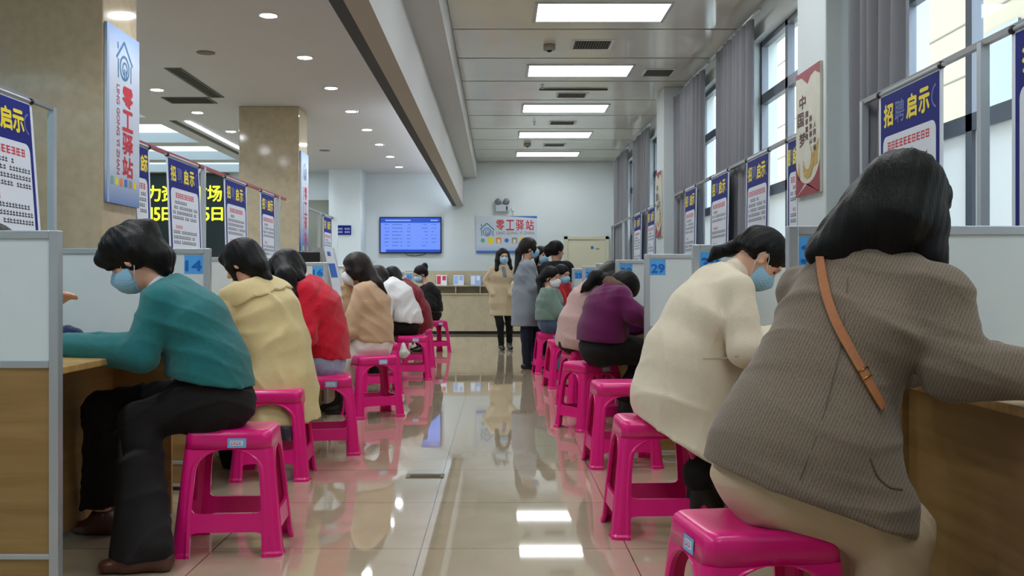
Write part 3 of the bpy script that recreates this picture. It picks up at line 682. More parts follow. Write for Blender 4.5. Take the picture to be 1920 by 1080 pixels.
# ------------------------------------------------------------------ pink plastic stools
M_pink = mat('magenta moulded plastic', rgb(226,24,124), .28, var=.03, vscale=5)
M_stick = mat('sticker blue', rgb(120,176,220), .4)
SH = .47
def hx(z): return .205-.047*z/SH
def hy(z): return .180-.045*z/SH
def rr_ring(a, b, r, z, n=6):
    P = []
    for cx, cy, a0 in ((a-r, b-r, 0), (-(a-r), b-r, 90), (-(a-r), -(b-r), 180), (a-r, -(b-r), 270)):
        P += [(cx+r*math.cos(math.radians(a0+90*k/n)), cy+r*math.sin(math.radians(a0+90*k/n)), z) for k in range(n+1)]
    return P
def make_stool():
    r = empty('plastic_stool', (0,0,0), 0, 'x', 'stool', 'pink plastic stools')
    # seat with its apron
    rings = [(0, .398, .034), (0, .45, .034), (.004, .461, .034), (.012, .468, .032), (.022, .47, .03), (.045, .468, .02), (.09, .466, .01)]
    V = []
    rings = [(.013, .45, .025), (.013, .398, .025)]+rings
    for ins, z, rad in rings: V += rr_ring(hx(min(z, .45))-ins, hy(min(z, .45))-ins, rad, z)
    n = 28; Fs = []
    for i in range(len(rings)-1):
        for k in range(n): Fs.append((i*n+k, i*n+(k+1) % n, (i+1)*n+(k+1) % n, (i+1)*n+k))
    Fs += [tuple(range(n)), tuple((len(rings)-1)*n+k for k in range(n))]
    m = MB().add(V, Fs); o = m.build('seat', M_pink, r, smooth=True)
    # legs: folded plate, widening into the arch under the apron
    zs = [0, .012, .02, .09, .155, .25, .32]+[.32+.08*math.sin(PI/2*k/8) for k in range(1, 9)]
    for sx in (-1, 1):
        for sy in (-1, 1):
            V = []; nr = None
            for z in zs:
                ex, ey = hx(z), hy(z)
                fl = .004 if z < .015 else 0
                if z <= .32: w = .072-.016*min(1, z/.2)+fl; wx = wy = w
                else:
                    q = math.sqrt(max(0, 1-((z-.32)/.08)**2)); wx = ex-(ex-.056)*q; wy = ey-(ey-.056)*q
                wx = min(wx, ex-.0004); wy = min(wy, ey-.0004)
                ex += fl; ey += fl; rad = .03; t = .011
                out = [(ex-wx, ey-.012), (ex-wx, ey), (ex-wx+.012, ey+.0035), (ex-wx+.02, ey)]
                out += [(ex-rad+rad*math.cos(a), ey-rad+rad*math.sin(a)) for a in [PI/2*(1-k/6) for k in range(7)]]
                out += [(ex, ey-wy+.02), (ex+.0035, ey-wy+.012), (ex, ey-wy), (ex-.012, ey-wy)]
                inn = [(ex-t, ey-wy+.004), (ex-t, ey-rad), (ex-rad, ey-t), (ex-wx+.004, ey-t)]
                ring = out+inn; nr = len(ring)
                V += [(x*sx, y*sy, z) for x, y in ring]
            Fs = [(i*nr+k, i*nr+(k+1) % nr, (i+1)*nr+(k+1) % nr, (i+1)*nr+k) for i in range(len(zs)-1) for k in range(nr)]
            Fs += [tuple(range(nr)), tuple((len(zs)-1)*nr+k for k in range(nr))]
            MB().add(V, Fs).build('leg', M_pink, r)
    for ax in 'xy':
        for s in (-1, 1):
            half = lambda z: (hx(z) if ax == 'x' else hy(z))-.05
            N = 14; V = []
            for dep in (0, .012):
                for edge in (0, 1):
                    for k in range(N+1):
                        u = -1+2*k/N; f_ = max(0, (abs(u)-.78)/.22)**2
                        z = (.16+.022*f_) if edge else (.092-.03*f_)
                        a = u*half(z); b_ = (hy(z) if ax == 'x' else hx(z))-dep-.002
                        V.append((a, b_*s, z) if ax == 'x' else (b_*s, a, z))
            M = N+1; Fs = []
            for k in range(N):
                Fs += [(k, k+1, M+k+1, M+k), (2*M+k, 3*M+k, 3*M+k+1, 2*M+k+1), (k, 2*M+k, 2*M+k+1, k+1), (M+k, M+k+1, 3*M+k+1, 3*M+k)]
            Fs += [(0, M, 3*M, 2*M), (N, 2*M+N, 3*M+N, M+N)]
            MB().add(V, Fs).build('stretcher', M_pink, r)
    # sticker on the long side of the apron
    fl = Flat((.035, -hy(.41)-.0006, .405), (1,0,0), (0,.045/SH,1), (0,-1,.09))
    s = MB(); fl.rrect(s, -.035, .0, .035, .036, .003, .001); st = s.build('sticker', M_stick, r)
    s = MB(); fl.rrect(s, -.026, .008, .024, .028, .004, .0014)
    s.build('sticker_panel', M_paper, st)
    s = MB()
    for i in range(4): fl.rect(s, -.022+i*.010, .011+.002*(i % 2), -.015+i*.010, .014+.002*(i % 2), .0018); fl.line(s, (-.022+i*.010, .016), (-.016+i*.010, .025), .002, .0019)
    s.build('sticker_print', M_red, st)
    return r
stool0 = make_stool()
first_stool = [True]
def stool(x, y, deg, label):
    o = stool0 if first_stool[0] else copy_tree(stool0)
    first_stool[0] = False
    o.location = (x, y, 0); o.rotation_euler = (0, 0, math.radians(deg)); o['label'] = label
    return o
stool(-1.035, 3.87, 4, 'pink plastic stool with a blue sticker under the teal-cardigan woman')
stool(-1.20, 5.27, 183, 'pink plastic stool half covered by the hem of the scallop-collared coat')
stool(-1.06, 6.02, 10, 'pink plastic stool under the jeans of the red-sweater sitter')
stool(-.98, 7.66, 28, 'pink plastic stool under the tan-sweater sitter in white trousers')
stool(-1.12, 9.3, 12, 'pink plastic stool seen behind the legs of the tan-sweater sitter\'s stool')
stool(-.93, 10.55, 8, 'pink plastic stool under the white-sweater sitter')
stool(-.98, 12.1, 5, 'pink plastic stool under the dark-red coat sitter')
stool(-.96, 14.7, 32, 'farthest left pink plastic stool, under the black-jacketed sitter')
sN = stool(.60, 2.34, 8, 'nearest pink plastic stool, cut by the bottom edge under the tweed-jacketed woman')
for q_ in sN.children:
    if q_.name.startswith('sticker'): q_.rotation_euler = (0, 0, -PI/2); q_.location = (-.024, .01, 0)
stool(.655, 4.13, 182, 'pink plastic stool under the cream-coated woman')
stool(.70, 5.62, 184, 'empty pink plastic stool behind the cream-coated woman')
stool(.655, 7.02, 30, 'pink plastic stool under the purple-hooded sitter')
stool(.72, 8.30, 18, 'pink plastic stool under the pale-pink coat sitter')
stool(.66, 9.75, 10, 'narrowly seen pink plastic stool between the pale-pink coat and the sage-green sweater')
stool(.60, 11.25, 6, 'pink plastic stool under the sage-green sweater sitter')
stool(.80, 12.2, 6, 'far pink plastic stool under the red-clothed sitter')

# ------------------------------------------------------------------ implicit surfaces for people and clothes
def npv(v): return np.array(v, dtype=np.float32)
def cone(a, b, ra, rb, k=.03, flat=None): return ('c', npv(a), npv(b), ra, rb, k, None if flat is None else (npv(Vector(flat[0]).normalized()), flat[1]))
def ell(c, axes, rad, k=.03): return ('e', npv(c), np.array([list(a) for a in axes], dtype=np.float32), npv(rad), k)
def cut(p, n, k=.01): return ('x', npv(p), npv(Vector(n).normalized()), k)        # keep the side n points away from
def sub(pr, k=.01): return ('s', pr, k)
def fcut(fn, k=.008): return ('f', fn, k)
def _pd(pr, P):
    if pr[0] == 'c':
        _, a, b, ra, rb, k, fl = pr
        pa = P-a; ba = b-a; L = max(1e-9, float(ba @ ba)); t = np.clip((pa @ ba)/L, 0, 1)
        q = pa-t[:, None]*ba
        if fl is not None:
            c = q @ fl[0]; q = q+(c*(fl[1]-1))[:, None]*fl[0]
            d = np.sqrt((q*q).sum(1))-(ra+(rb-ra)*t); return d/max(1, fl[1])
        return np.sqrt((q*q).sum(1))-(ra+(rb-ra)*t)
    if pr[0] == 'e':
        _, c, A, r, k = pr
        q = (P-c) @ A.T; k0 = np.sqrt(((q/r)**2).sum(1)); k1 = np.sqrt(((q/(r*r))**2).sum(1))
        return k0*(k0-1)/np.maximum(k1, 1e-6)
def sdf_eval(prims, P, disp=None):
    d = np.full(len(P), 1e3, np.float32)
    for pr in prims:
        if pr[0] in 'ce':
            e = _pd(pr, P); k = pr[5] if pr[0] == 'c' else pr[4]
            h = np.clip(.5+.5*(e-d)/k, 0, 1); d = e*(1-h)+d*h-k*h*(1-h)
        elif pr[0] == 'x':
            e = (P-pr[1]) @ pr[2]; k = pr[3]; h = np.clip(.5-.5*(e-d)/k, 0, 1); d = e*(1-h)+d*h+k*h*(1-h)
        elif pr[0] == 's':
            e = -_pd(pr[1], P); k = pr[2]; h = np.clip(.5-.5*(e-d)/k, 0, 1); d = e*(1-h)+d*h+k*h*(1-h)
        elif pr[0] == 'f':
            e = pr[1](P); k = pr[2]; h = np.clip(.5-.5*(e-d)/k, 0, 1); d = e*(1-h)+d*h+k*h*(1-h)
    if disp is not None: d = d-disp(P)
    return d
def bounds(prims, pad):
    lo = npv((1e9,)*3); hi = -lo
    for pr in prims:
        if pr[0] == 'c':
            for c, r in ((pr[1], pr[3]), (pr[2], pr[4])):
                f_ = r/min(1, pr[6][1]) if pr[6] is not None else r
                lo = np.minimum(lo, c-f_); hi = np.maximum(hi, c+f_)
        elif pr[0] == 'e': m = pr[3].max(); lo = np.minimum(lo, pr[1]-m); hi = np.maximum(hi, pr[1]+m)
    return lo-pad, hi+pad
def nets(prims, h, disp=None):
    """surface nets over a sparse grid"""
    lo, hi = bounds(prims, .02+2*h); B = 8
    nb = np.ceil((hi-lo)/(h*B)).astype(int)+1; n = nb*B
    ax = [np.arange(nb[i]) for i in range(3)]
    bi = np.stack(np.meshgrid(*ax, indexing='ij'), -1).reshape(-1, 3)
    cen = (lo+(bi*B+B/2-.5)*h).astype(np.float32)
    dc = sdf_eval(prims, cen, disp)
    Fv = np.repeat(np.repeat(np.repeat(np.sign(dc).reshape(nb).astype(np.float32), B, 0), B, 1), B, 2)
    act = np.abs(dc) < h*B*.87*1.45+.03
    g = np.stack(np.meshgrid(*[np.arange(B)]*3, indexing='ij'), -1).reshape(-1, 3)
    A = bi[act]
    for s0 in range(0, len(A), 600):
        a = A[s0:s0+600]; idx = (a[:, None]*B+g[None]).reshape(-1, 3)
        Fv[idx[:, 0], idx[:, 1], idx[:, 2]] = sdf_eval(prims, (lo+idx*h).astype(np.float32), disp)
    ins = Fv < 0
    c8 = [(i, j, k) for i in (0, 1) for j in (0, 1) for k in (0, 1)]
    cnt = np.zeros(tuple(n-1), np.int8)
    for i, j, k in c8: cnt += ins[i:n[0]-1+i, j:n[1]-1+j, k:n[2]-1+k]
    cells = np.argwhere((cnt > 0) & (cnt < 8))
    vid = -np.ones(tuple(n-1), np.int64); vid[cells[:, 0], cells[:, 1], cells[:, 2]] = np.arange(len(cells))
    cv = {c: Fv[cells[:, 0]+c[0], cells[:, 1]+c[1], cells[:, 2]+c[2]] for c in c8}
    acc = np.zeros((len(cells), 3)); num = np.zeros(len(cells))
    for c in c8:
        for d in range(3):
            if c[d]: continue
            e = list(c); e[d] = 1; a, b = cv[c], cv[tuple(e)]
            m = (a < 0) != (b < 0); t = np.where(m, a/np.where(m, a-b, 1), 0)
            p = np.array(c, float)[None].repeat(len(cells), 0); p[:, d] = t
            acc[m] += p[m]; num[m] += 1
    V = lo+(cells+acc/num[:, None])*h
    Q = []
    for d in range(3):
        sl = [slice(0, n[i]-1) for i in range(3)]; s2 = list(sl); s2[d] = slice(1, n[d]); sl[d] = slice(0, n[d]-1)
        a = ins[tuple(sl)]; b = ins[tuple(s2)]
        e = np.argwhere(a != b); fl = a[e[:, 0], e[:, 1], e[:, 2]]
        u, w_ = (d+1) % 3, (d+2) % 3
        ok = (e[:, u] > 0) & (e[:, w_] > 0); e = e[ok]; fl = fl[ok]
        def vv(du, dw):
            q = e.copy(); q[:, u] -= du; q[:, w_] -= dw; return vid[q[:, 0], q[:, 1], q[:, 2]]
        q = np.stack([vv(1, 1), vv(0, 1), vv(0, 0), vv(1, 0)], 1)
        q[~fl] = q[~fl][:, ::-1]; Q.append(q)
    Q = np.concatenate(Q); Q = Q[(Q >= 0).all(1)]
    return V, Q
def mesh_np(name, V, Q, mats, mi=None):
    me = bpy.data.meshes.new(name); nq = len(Q)
    me.vertices.add(len(V)); me.vertices.foreach_set('co', V.astype(np.float32).ravel())
    me.loops.add(nq*4); me.loops.foreach_set('vertex_index', Q.astype(np.int32).ravel())
    me.polygons.add(nq); me.polygons.foreach_set('loop_start', np.arange(0, nq*4, 4, dtype=np.int32))
    for m in mats: me.materials.append(m)
    if mi is not None: me.polygons.foreach_set('material_index', mi.astype(np.int32))
    me.polygons.foreach_set('use_smooth', np.ones(nq, bool))
    me.update(calc_edges=True); me.validate(); return me
def folds(amp, fr=18., seed=0, dirn=None):
    """cloth folds: soft ridges running roughly across dirn"""
    R = np.random.default_rng(seed); k1 = R.normal(size=(5, 3)); k1 /= np.linalg.norm(k1, axis=1)[:, None]
    if dirn is not None:
        dv = npv(Vector(dirn).normalized()); k1 = k1*.45+dv*np.sign(k1 @ dv)[:, None]
    ph = R.uniform(0, 6.28, 5); k2 = R.normal(size=(3, 3))*7
    k1 = k1.astype(np.float32); k2 = k2.astype(np.float32)
    def fn(P):
        w = np.sin(P @ k2[0]+1)+np.sin(P @ k2[1]+2); m = .5+.5*np.sin(P @ k2[2]*.8+.6*w)
        s = 0
        for i in range(5): s = s+(1-np.abs(np.sin(P @ k1[i]*fr*(.5+.18*i)+ph[i]+.9*w)))**2/(1+.35*i)
        return (amp*m*(s-1.0)).astype(np.float32)
    return fn
def drape(amp, fr=30., seed=0, dirs=((.25,.2,1),)):
    """long soft cloth folds lying across the given directions"""
    R = np.random.default_rng(seed); T = []
    for d_ in dirs:
        for i in range(3):
            k = npv((Vector(d_).normalized()+Vector(R.normal(size=3)*.28)).normalized()); T.append((k, fr*(.6+.35*i), R.uniform(0, 6.28), npv(R.normal(size=3)*6), R.uniform(0, 6.28)))
    k2 = (R.normal(size=(3, 3))*8).astype(np.float32)
    def fn(P):
        w = .9*np.sin(P @ k2[0]+1)+.7*np.sin(P @ k2[1]+2); s = 0
        for k, f_, ph, km, pm in T:
            m = np.clip(.25+.75*np.sin(P @ km+pm), 0, 1); x = np.sin(P @ k*f_+ph+w); s = s+m*((1-np.abs(x))**2.2-.28)
        return (amp*s).astype(np.float32)
    return fn

M_skin = mat('skin', rgb(214,164,138), .5, var=.04, vscale=20, sss=.08)
M_hair = mat('black hair', rgb(15,13,14), .46, bump=.3, bscale=9, bstretch=(22,22,1.6), spec=.2)
M_hairb = mat('dark brown hair', rgb(30,20,18), .46, spec=.28, bump=.3, bscale=9, bstretch=(22,22,1.6))
M_mask = mat('light blue mask', rgb(150,196,226), .7, bump=.25, bscale=60, bstretch=(.3,.3,3))
M_maskw = mat('white mask', rgb(226,228,236), .7)
M_eye = mat('dark eye', rgb(34,24,22), .25)
M_shoe = mat('black leather', rgb(24,22,24), .35)
M_shoeb = mat('brown leather', rgb(84,48,36), .35)
def cloth(name, c, bump=.25, bscale=180, **k): return mat(name, c, .88, spec=.2, bump=bump, bscale=bscale, sheen=.18 if max(c[:3]) > .05 else .03, **k)

Z = Vector((0,0,1))
def bone2(a, b, l1, l2, pole):
    d = b-a; L = min(d.length, (l1+l2)*.999); u = d.normalized(); c = (l1*l1+L*L-l2*l2)/(2*L)
    pv = (pole-u*pole.dot(u)).normalized(); return a+u*c+pv*math.sqrt(max(0, l1*l1-c*c))
class Person:
    def __init__(s, label, Y, spine, yaw, head=(None, -25, 0), sw=.165, wr=(None, None), el=(None, None), kn=(None, None), an=(None, None), stand=False, hip=.085, hs=1., toe=(None, None), syaw=None, hq=None):
        """spine: pelvis, waist, chest, neck base, head as (px, py[, dY]); wr/el/kn/an: (left, right)"""
        s.label, s.Y = label, Y
        G = lambda q: q if isinstance(q, Vector) else W(q[0], q[1], Y+(q[2] if len(q) > 2 else 0))
        s.G = G
        s.P, s.W, s.C, s.N, s.H = [G(q) for q in spine]
        a = math.radians(yaw); s.f = Vector((math.cos(a), math.sin(a), 0)); s.l = Vector((-math.sin(a), math.cos(a), 0))
        a = math.radians(yaw if syaw is None else syaw); s.cf = Vector((math.cos(a), math.sin(a), 0)); s.cl = Vector((-math.sin(a), math.cos(a), 0))
        hy_, hp, hr = head; hy_ = math.radians(yaw if hy_ is None else hy_); hp = math.radians(hp)
        s.hf = Vector((math.cos(hy_)*math.cos(hp), math.sin(hy_)*math.cos(hp), math.sin(hp)))
        s.hl = Vector((-math.sin(hy_), math.cos(hy_), 0)); s.hu = s.hf.cross(s.hl)
        if hr: R = Matrix.Rotation(math.radians(hr), 3, s.hf); s.hl = R @ s.hl; s.hu = R @ s.hu
        up = (s.N-s.C).normalized()
        sb = s.C.lerp(s.N, .62)
        s.sh = [sb+s.cl*sw, sb-s.cl*sw]
        s.hip = [s.P+s.l*hip, s.P-s.l*hip]
        s.wr = []; s.el = []
        for i, sg in ((0, 1), (1, -1)):
            w_ = G(wr[i]) if wr[i] else (Vector((s.sh[i].x, s.sh[i].y, 0))+s.f*.36-s.l*sg*.08+Z*.80 if not stand else s.sh[i]-Z*.50+s.f*.06+s.l*sg*.05)
            if (w_-s.sh[i]).length > .50: w_ = s.sh[i]+(w_-s.sh[i]).normalized()*.50 if not wr[i] else w_
            L = max(.27, (w_-s.sh[i]).length*.51)
            e = G(el[i]) if el[i] else bone2(s.sh[i], w_, L, L*.92, -Z*.8-s.f*.35+s.cl*sg*.45)
            s.wr.append(w_); s.el.append(e)
        s.an = []; s.kn = []
        for i, sg in ((0, 1), (1, -1)):
            if stand:
                a_ = G(an[i]) if an[i] else Vector((s.hip[i].x, s.hip[i].y, .08))
                k_ = G(kn[i]) if kn[i] else s.hip[i].lerp(a_, .48)+s.f*.02
            else:
                k_ = G(kn[i]) if kn[i] else s.hip[i]+s.f*.40-Z*.05+s.l*sg*.02
                a_ = G(an[i]) if an[i] else Vector((k_.x, k_.y, .085))-s.f*.06
            s.kn.append(k_); s.an.append(a_)
        s.toe = [G(toe[i]) if toe[i] else s.an[i]+s.f*.15-Z*(s.an[i].z-.03) for i in (0, 1)]
        s.root = empty('person', (s.P.x, s.P.y, 0), 0, label, 'person')
        s.hs = hs
        s.hb = float(np.clip(.0014*Y, .0048, .0105)); s.hc = float(np.clip(.0019*Y, .0058, .0135))
        if hq: s.hb = s.hc = hq
        s.parts = {}
    def h(s, f, l, u): return s.H+(s.hf*f+s.hl*l+s.hu*u)*s.hs
    def add(s, name, prims, m, h=None, disp=None, parent=None, mi=None):
        V, Q = nets(prims, h or s.hc, disp)
        me = mesh_np(name, V, Q, m if isinstance(m, list) else [m], mi(V, Q) if mi else None)
        o = link(name, me, parent or s.root)
        if parent is not None: o.matrix_parent_inverse = Matrix()
        if parent is not None: o.matrix_local = Matrix()
        return o
    # ---- shapes
    def torso(s, t=0, wst=.092, hipr=.112, chest=.104, kf=.70, k=.05):
        mid = lambda: (s.l+s.cl).normalized()
        return [cone(s.P-Z*.01, s.W, hipr+t, wst+t, k, (s.l, kf)), cone(s.W, s.C, wst+t, chest+t, k, (mid(), kf)),
                cone(s.C, s.C.lerp(s.N, .75), chest+t, .066+t, k, (s.cl, .60))]
    def shoulders(s, t=0): return [cone(s.N-(s.N-s.C)*.28, s.sh[i], .056+t, .050+t, .05) for i in (0, 1)]
    def arm(s, i, t=0, tw=None, te=None, sleeve=1.0):
        w_ = s.el[i].lerp(s.wr[i], sleeve)
        return [cone(s.sh[i], s.el[i], .050+t, .041+(t if te is None else te), .014), cone(s.el[i], w_, .041+(t if te is None else te), .027+(t if tw is None else tw), .02)]
    def leg(s, i, t=0, ta=None, k=.04): return [cone(s.hip[i], s.kn[i], .088+t, .060+t, k), cone(s.kn[i], s.an[i], .060+t, .040+(t if ta is None else ta), .03)]
    def hand(s, i, hd=None, curl=.5, n=None):
        w_ = s.wr[i]; d = (hd or (w_-s.el[i])).normalized(); n = (n or -Z); n = (n-d*n.dot(d)).normalized(); sd = d.cross(n)
        if i == 1: sd = -sd
        # sd: towards the thumb
        pr = [cone(w_, w_+d*.075, .026, .034, .012, (n, 1.75))]
        for j, (o_, L) in enumerate(((.027, .068), (.009, .076), (-.009, .070), (-.026, .056))):
            b = w_+d*.082+sd*o_; m_ = b+(d+n*curl*.5)*L*.5; e = m_+(d*.6+n*curl).normalized()*L*.48
            pr += [cone(b, m_, .0088, .008, .006), cone(m_, e, .008, .0066, .004)]
        b = w_+d*.022+sd*.024; m_ = b+(d*.6+sd*.6+n*.25).normalized()*.042; e = m_+(d*.85+sd*.1+n*.3).normalized()*.032
        pr += [cone(b, m_, .0125, .0098, .010), cone(m_, e, .0098, .0075, .004)]
        return pr
    def head(s):
        A = (s.hf, s.hl, s.hu); q = s.hs; e = lambda c, r, k=.02: ell(s.h(*c), A, [x*q for x in r], k)
        pr = [e((-.008, 0, .035), (.096, .076, .085), .02), e((.030, 0, -.030), (.062, .060, .078), .03),
              cone(s.h(.045, .0, -.085), s.h(.060, 0, -.092), .034*q, .026*q, .03), e((.052, .034, -.022), (.03, .026, .028), .02), e((.052, -.034, -.022), (.03, .026, .028), .02),
              cone(s.h(.086, 0, .012), s.h(.108, 0, -.030), .008*q, .0135*q, .012), cone(s.h(.097, .011, -.034), s.h(.097, -.011, -.034), .0085*q, .0085*q, .008),
              e((.083, 0, -.064), (.012, .024, .008), .008), e((.082, 0, .030), (.014, .05, .010), .015)]
        for sg in (-1, 1):
            pr.append(sub(e((.098, sg*.031, .006), (.018, .017, .011)), .012))
            pr.append(ell(s.h(-.004, sg*.077, -.004), ((s.hf+s.hu*.25).normalized(), (s.hl-s.hf*.4*sg).normalized(), (s.hu-s.hf*.2).normalized()), (.019*q, .008*q, .032*q), .006))
            pr.append(sub(ell(s.h(.002, sg*.086, .0), A, (.009*q, .006*q, .016*q)), .004))
        return pr
    def neck(s): return [cone(s.N-(s.N-s.C)*.15, s.h(-.022, 0, -.055), .052, .047, .03)]
    def foot(s, i, t=0):
        a, b = s.an[i], s.toe[i]; d = b-a; d.z = 0; d.normalize(); hl = a-d*.035; hl.z = .034
        return [cone(a, hl+Z*.006, .036+t, .03+t, .02), cone(hl, Vector((b.x, b.y, .026)), .031+t, .023+t, .02, (Z, 1.05)), cone(a, Vector((b.x, b.y, .03)).lerp(hl, .4), .034+t, .028+t, .03)]
    def body(s, hands=(True, True), hkw=({}, {}), slim=0):
        t = -.006-slim
        pr = s.torso(t)+s.shoulders(t)
        for i in (0, 1): pr += s.arm(i, -.006)+s.leg(i, -.008)+s.foot(i, -.006)
        pr += s.neck()+s.head()
        for i in (0, 1):
            if hands[i]: pr += s.hand(i, **hkw[i])
        return s.add('body', pr, M_skin, s.hb)
    def eyes(s, brow=True):
        for sg in (-1, 1):
            m = MB()
            V = []; n = 10
            for a in range(7):
                for b in range(n):
                    th = PI*a/6; ph = 2*PI*b/n
                    V.append(s.h(.080+.006*math.cos(th)*0+.007*math.sin(th)*math.cos(ph), sg*(.031+.014*math.cos(th)), .004+.006*math.sin(th)*math.sin(ph)))
            m.add(V, [(a*n+b, a*n+(b+1) % n, (a+1)*n+(b+1) % n, (a+1)*n+b) for a in range(6) for b in range(n)])
            m.build('eye', M_eye, s.root, smooth=True)
            if brow: MB().tube([s.h(.090, sg*.014, .026), s.h(.087, sg*.032, .031), s.h(.070, sg*.052, .025)], [.003, .0035, .002], 6).build('eyebrow', M_hair, s.root, smooth=True)
    def mask(s, m=None, loops=True):
        A = (s.hf, s.hl, s.hu); q = s.hs
        pr = [ell(s.h(.036, 0, -.052), A, (.084*q, .071*q, .070*q), .02), cone(s.h(.09, 0, -.012), s.h(.110, 0, -.034), .014*q, .018*q, .02),
              cut(s.h(.022, 0, -.05), -s.hf-s.hu*.25, .006), cut(s.h(.09, 0, .002), s.hu-s.hf*.05, .006)]
        hu = npv(s.hu); c0 = npv(s.H)
        o = s.add('face_mask', pr, m or M_mask, s.hb, lambda P: (.0012*np.sin(((P-c0) @ hu)*420)).astype(np.float32))
        if loops:
            for sg in (-1, 1):
                l = MB().tube([s.h(.045, sg*.068, -.018), s.h(.018, sg*.079, .012), s.h(-.008, sg*.083, .030), s.h(-.022, sg*.084, .005), s.h(-.008, sg*.080, -.040), s.h(.026, sg*.067, -.085)], .0016, 6)
                l.build('ear_loop', M_maskw, s.root, smooth=True)
        return o
    def hair(s, style, m=None, extra=(), front=.045, low=-.05, vol=0, disp=True, subs=()):
        A = (s.hf, s.hl, s.hu); q = s.hs
        pr = [ell(s.h(-.012, 0, .040), A, ((.104+vol)*q, (.086+vol)*q, (.094+vol)*q), .02), ell(s.h(-.045, 0, -.005), A, ((.066+vol)*q, (.080+vol)*q, (.085+vol)*q), .03)]
        # clear the face, then the fringe / sides
        pr.append(sub(ell(s.h(.098, 0, -.045), A, (.088*q, .066*q, .098*q)), .012))
        pr.append(cut(s.h(-.02, 0, low), -s.hu, .02))
        for e in subs: pr.append(e)
        pr += list(extra)
        hu, hl, hf = npv(s.hu), npv(s.hl), npv(s.hf); c0 = npv(s.H)
        def dp(P):
            r_ = P-c0; a = np.arctan2(r_ @ hl, -(r_ @ hf)+.02); return (.0011*np.sin(a*23+3*np.sin(P[:, 2]*9))+.0006*np.sin(a*57+P[:, 2]*12)).astype(np.float32)
        return s.add('hair', pr, m or M_hair, s.hb*1.0, dp if disp else None)
    def strand(s, pts, r, flat=None, k=.025):
        """lock of hair through points; r: one radius per point"""
        return [cone(pts[i], pts[i+1], r[i], r[i+1], k, flat) for i in range(len(pts)-1)]
    def top(s, name, m, t=.02, seed=1, amp=.007, hem=None, collar=.03, wst=.10, hipr=.128, chest=.112, tw=.012, te=.012, low=None, extra=(), neckcut=.012, sleeve=.97, kf=.70, fr=30, arms=(True, True), pre=(), dirs=None):
        pr = list(pre)+s.torso(t, wst, hipr, chest, kf)+(low or [])
        if hem: pr.append(cut(*hem))
        pr += s.shoulders(t)
        nd = (s.N-s.C).normalized()*.5+(s.H-s.N).normalized()*.5
        if collar: pr.append(cone(s.N-nd*.02, s.N+nd*.05, .062+t*.6, .054+t*.4, .03))
        pr.append(cut(s.N+nd*(.018+neckcut), nd, .008))
        for i in (0, 1):
            if arms[i]: pr += s.arm(i, t*.9, tw, te, sleeve)
        pr += list(extra)
        return s.add(name, pr, m, None, drape(amp*.95, fr, seed, dirs or (Vector((.3, .2, 1)), s.f*.9+Z*.5)))
    def trousers(s, m, t=.012, ta=.02, seed=2, amp=.006, name='trousers', extra=(), fr=34, legs=(0, 1), hemz=None):
        pr = [cone(s.P-Z*.005, s.W.lerp(s.P, .4), .112+t, .100+t, .05, (s.l, .70))]
        for i in legs: pr += s.leg(i, t, ta)
        pr += list(extra)
        if hemz is not None: pr.append(cut(Vector((0, 0, hemz)), -Z, .006))
        return s.add(name, pr, m, None, drape(amp*1.0, fr, seed, (s.f+Z*.35, Z+s.f*.3)))
    def shoes(s, m=None, heel=0):
        for i in (0, 1): s.add('shoe', s.foot(i, .004)+[cut(s.an[i]+Z*.012, Z, .005), cut(Vector((0, 0, .002)), -Z, .003)], m or M_shoe)

from mathutils.bvhtree import BVHTree
def on_surface(objs, pts, off=.003):
    """drops a line of points seen on a surface onto it"""
    out = []; trees = []
    for o in objs:
        me = o.data; trees.append(BVHTree.FromPolygons([v.co[:] for v in me.vertices], [p.vertices[:] for p in me.polygons]))
    e = Vector((0, 0, EYE))
    for px, py in pts:
        d = (W(px, py, 1)-e).normalized(); best = None
        for t in trees:
            loc, nrm, i, dist = t.ray_cast(e, d)
            if loc is not None and (best is None or dist < best[2]): best = (loc, nrm, dist)
        if best: out.append((best[0]+best[1]*off, best[1]))
    return out
def ribbon(name, objs, pts, w_, m, parent=None, th=.003, off=.0025, sub_=6):
    P = []
    for i in range(len(pts)-1):
        for k in range(sub_): P.append((pts[i][0]+(pts[i+1][0]-pts[i][0])*k/sub_, pts[i][1]+(pts[i+1][1]-pts[i][1])*k/sub_))
    P.append(pts[-1]); S = on_surface(objs, P, off); V = []
    # smooth the path
    for _ in range(3):
        S = [S[0]]+[((S[i-1][0]+S[i][0]*2+S[i+1][0])/4, (S[i-1][1]+S[i][1]*2+S[i+1][1]).normalized()) for i in range(1, len(S)-1)]+[S[-1]]
    for i, (p, n) in enumerate(S):
        d = (S[min(i+1, len(S)-1)][0]-S[max(i-1, 0)][0]).normalized(); sd = d.cross(n).normalized()
        V += [p+sd*w_/2, p-sd*w_/2, p-sd*w_/2+n*th, p+sd*w_/2+n*th]
    Fs = [(i*4+k, i*4+(k+1) % 4, (i+1)*4+(k+1) % 4, (i+1)*4+k) for i in range(len(S)-1) for k in range(4)]+[(0, 1, 2, 3), tuple(len(V)-4+k for k in range(4))]
    return MB().add(V, Fs).build(name, m, parent), S
# ------------------------------------------------------------------ people, left row
def loopY(v, y): return Vector((v.x, y, v.z))
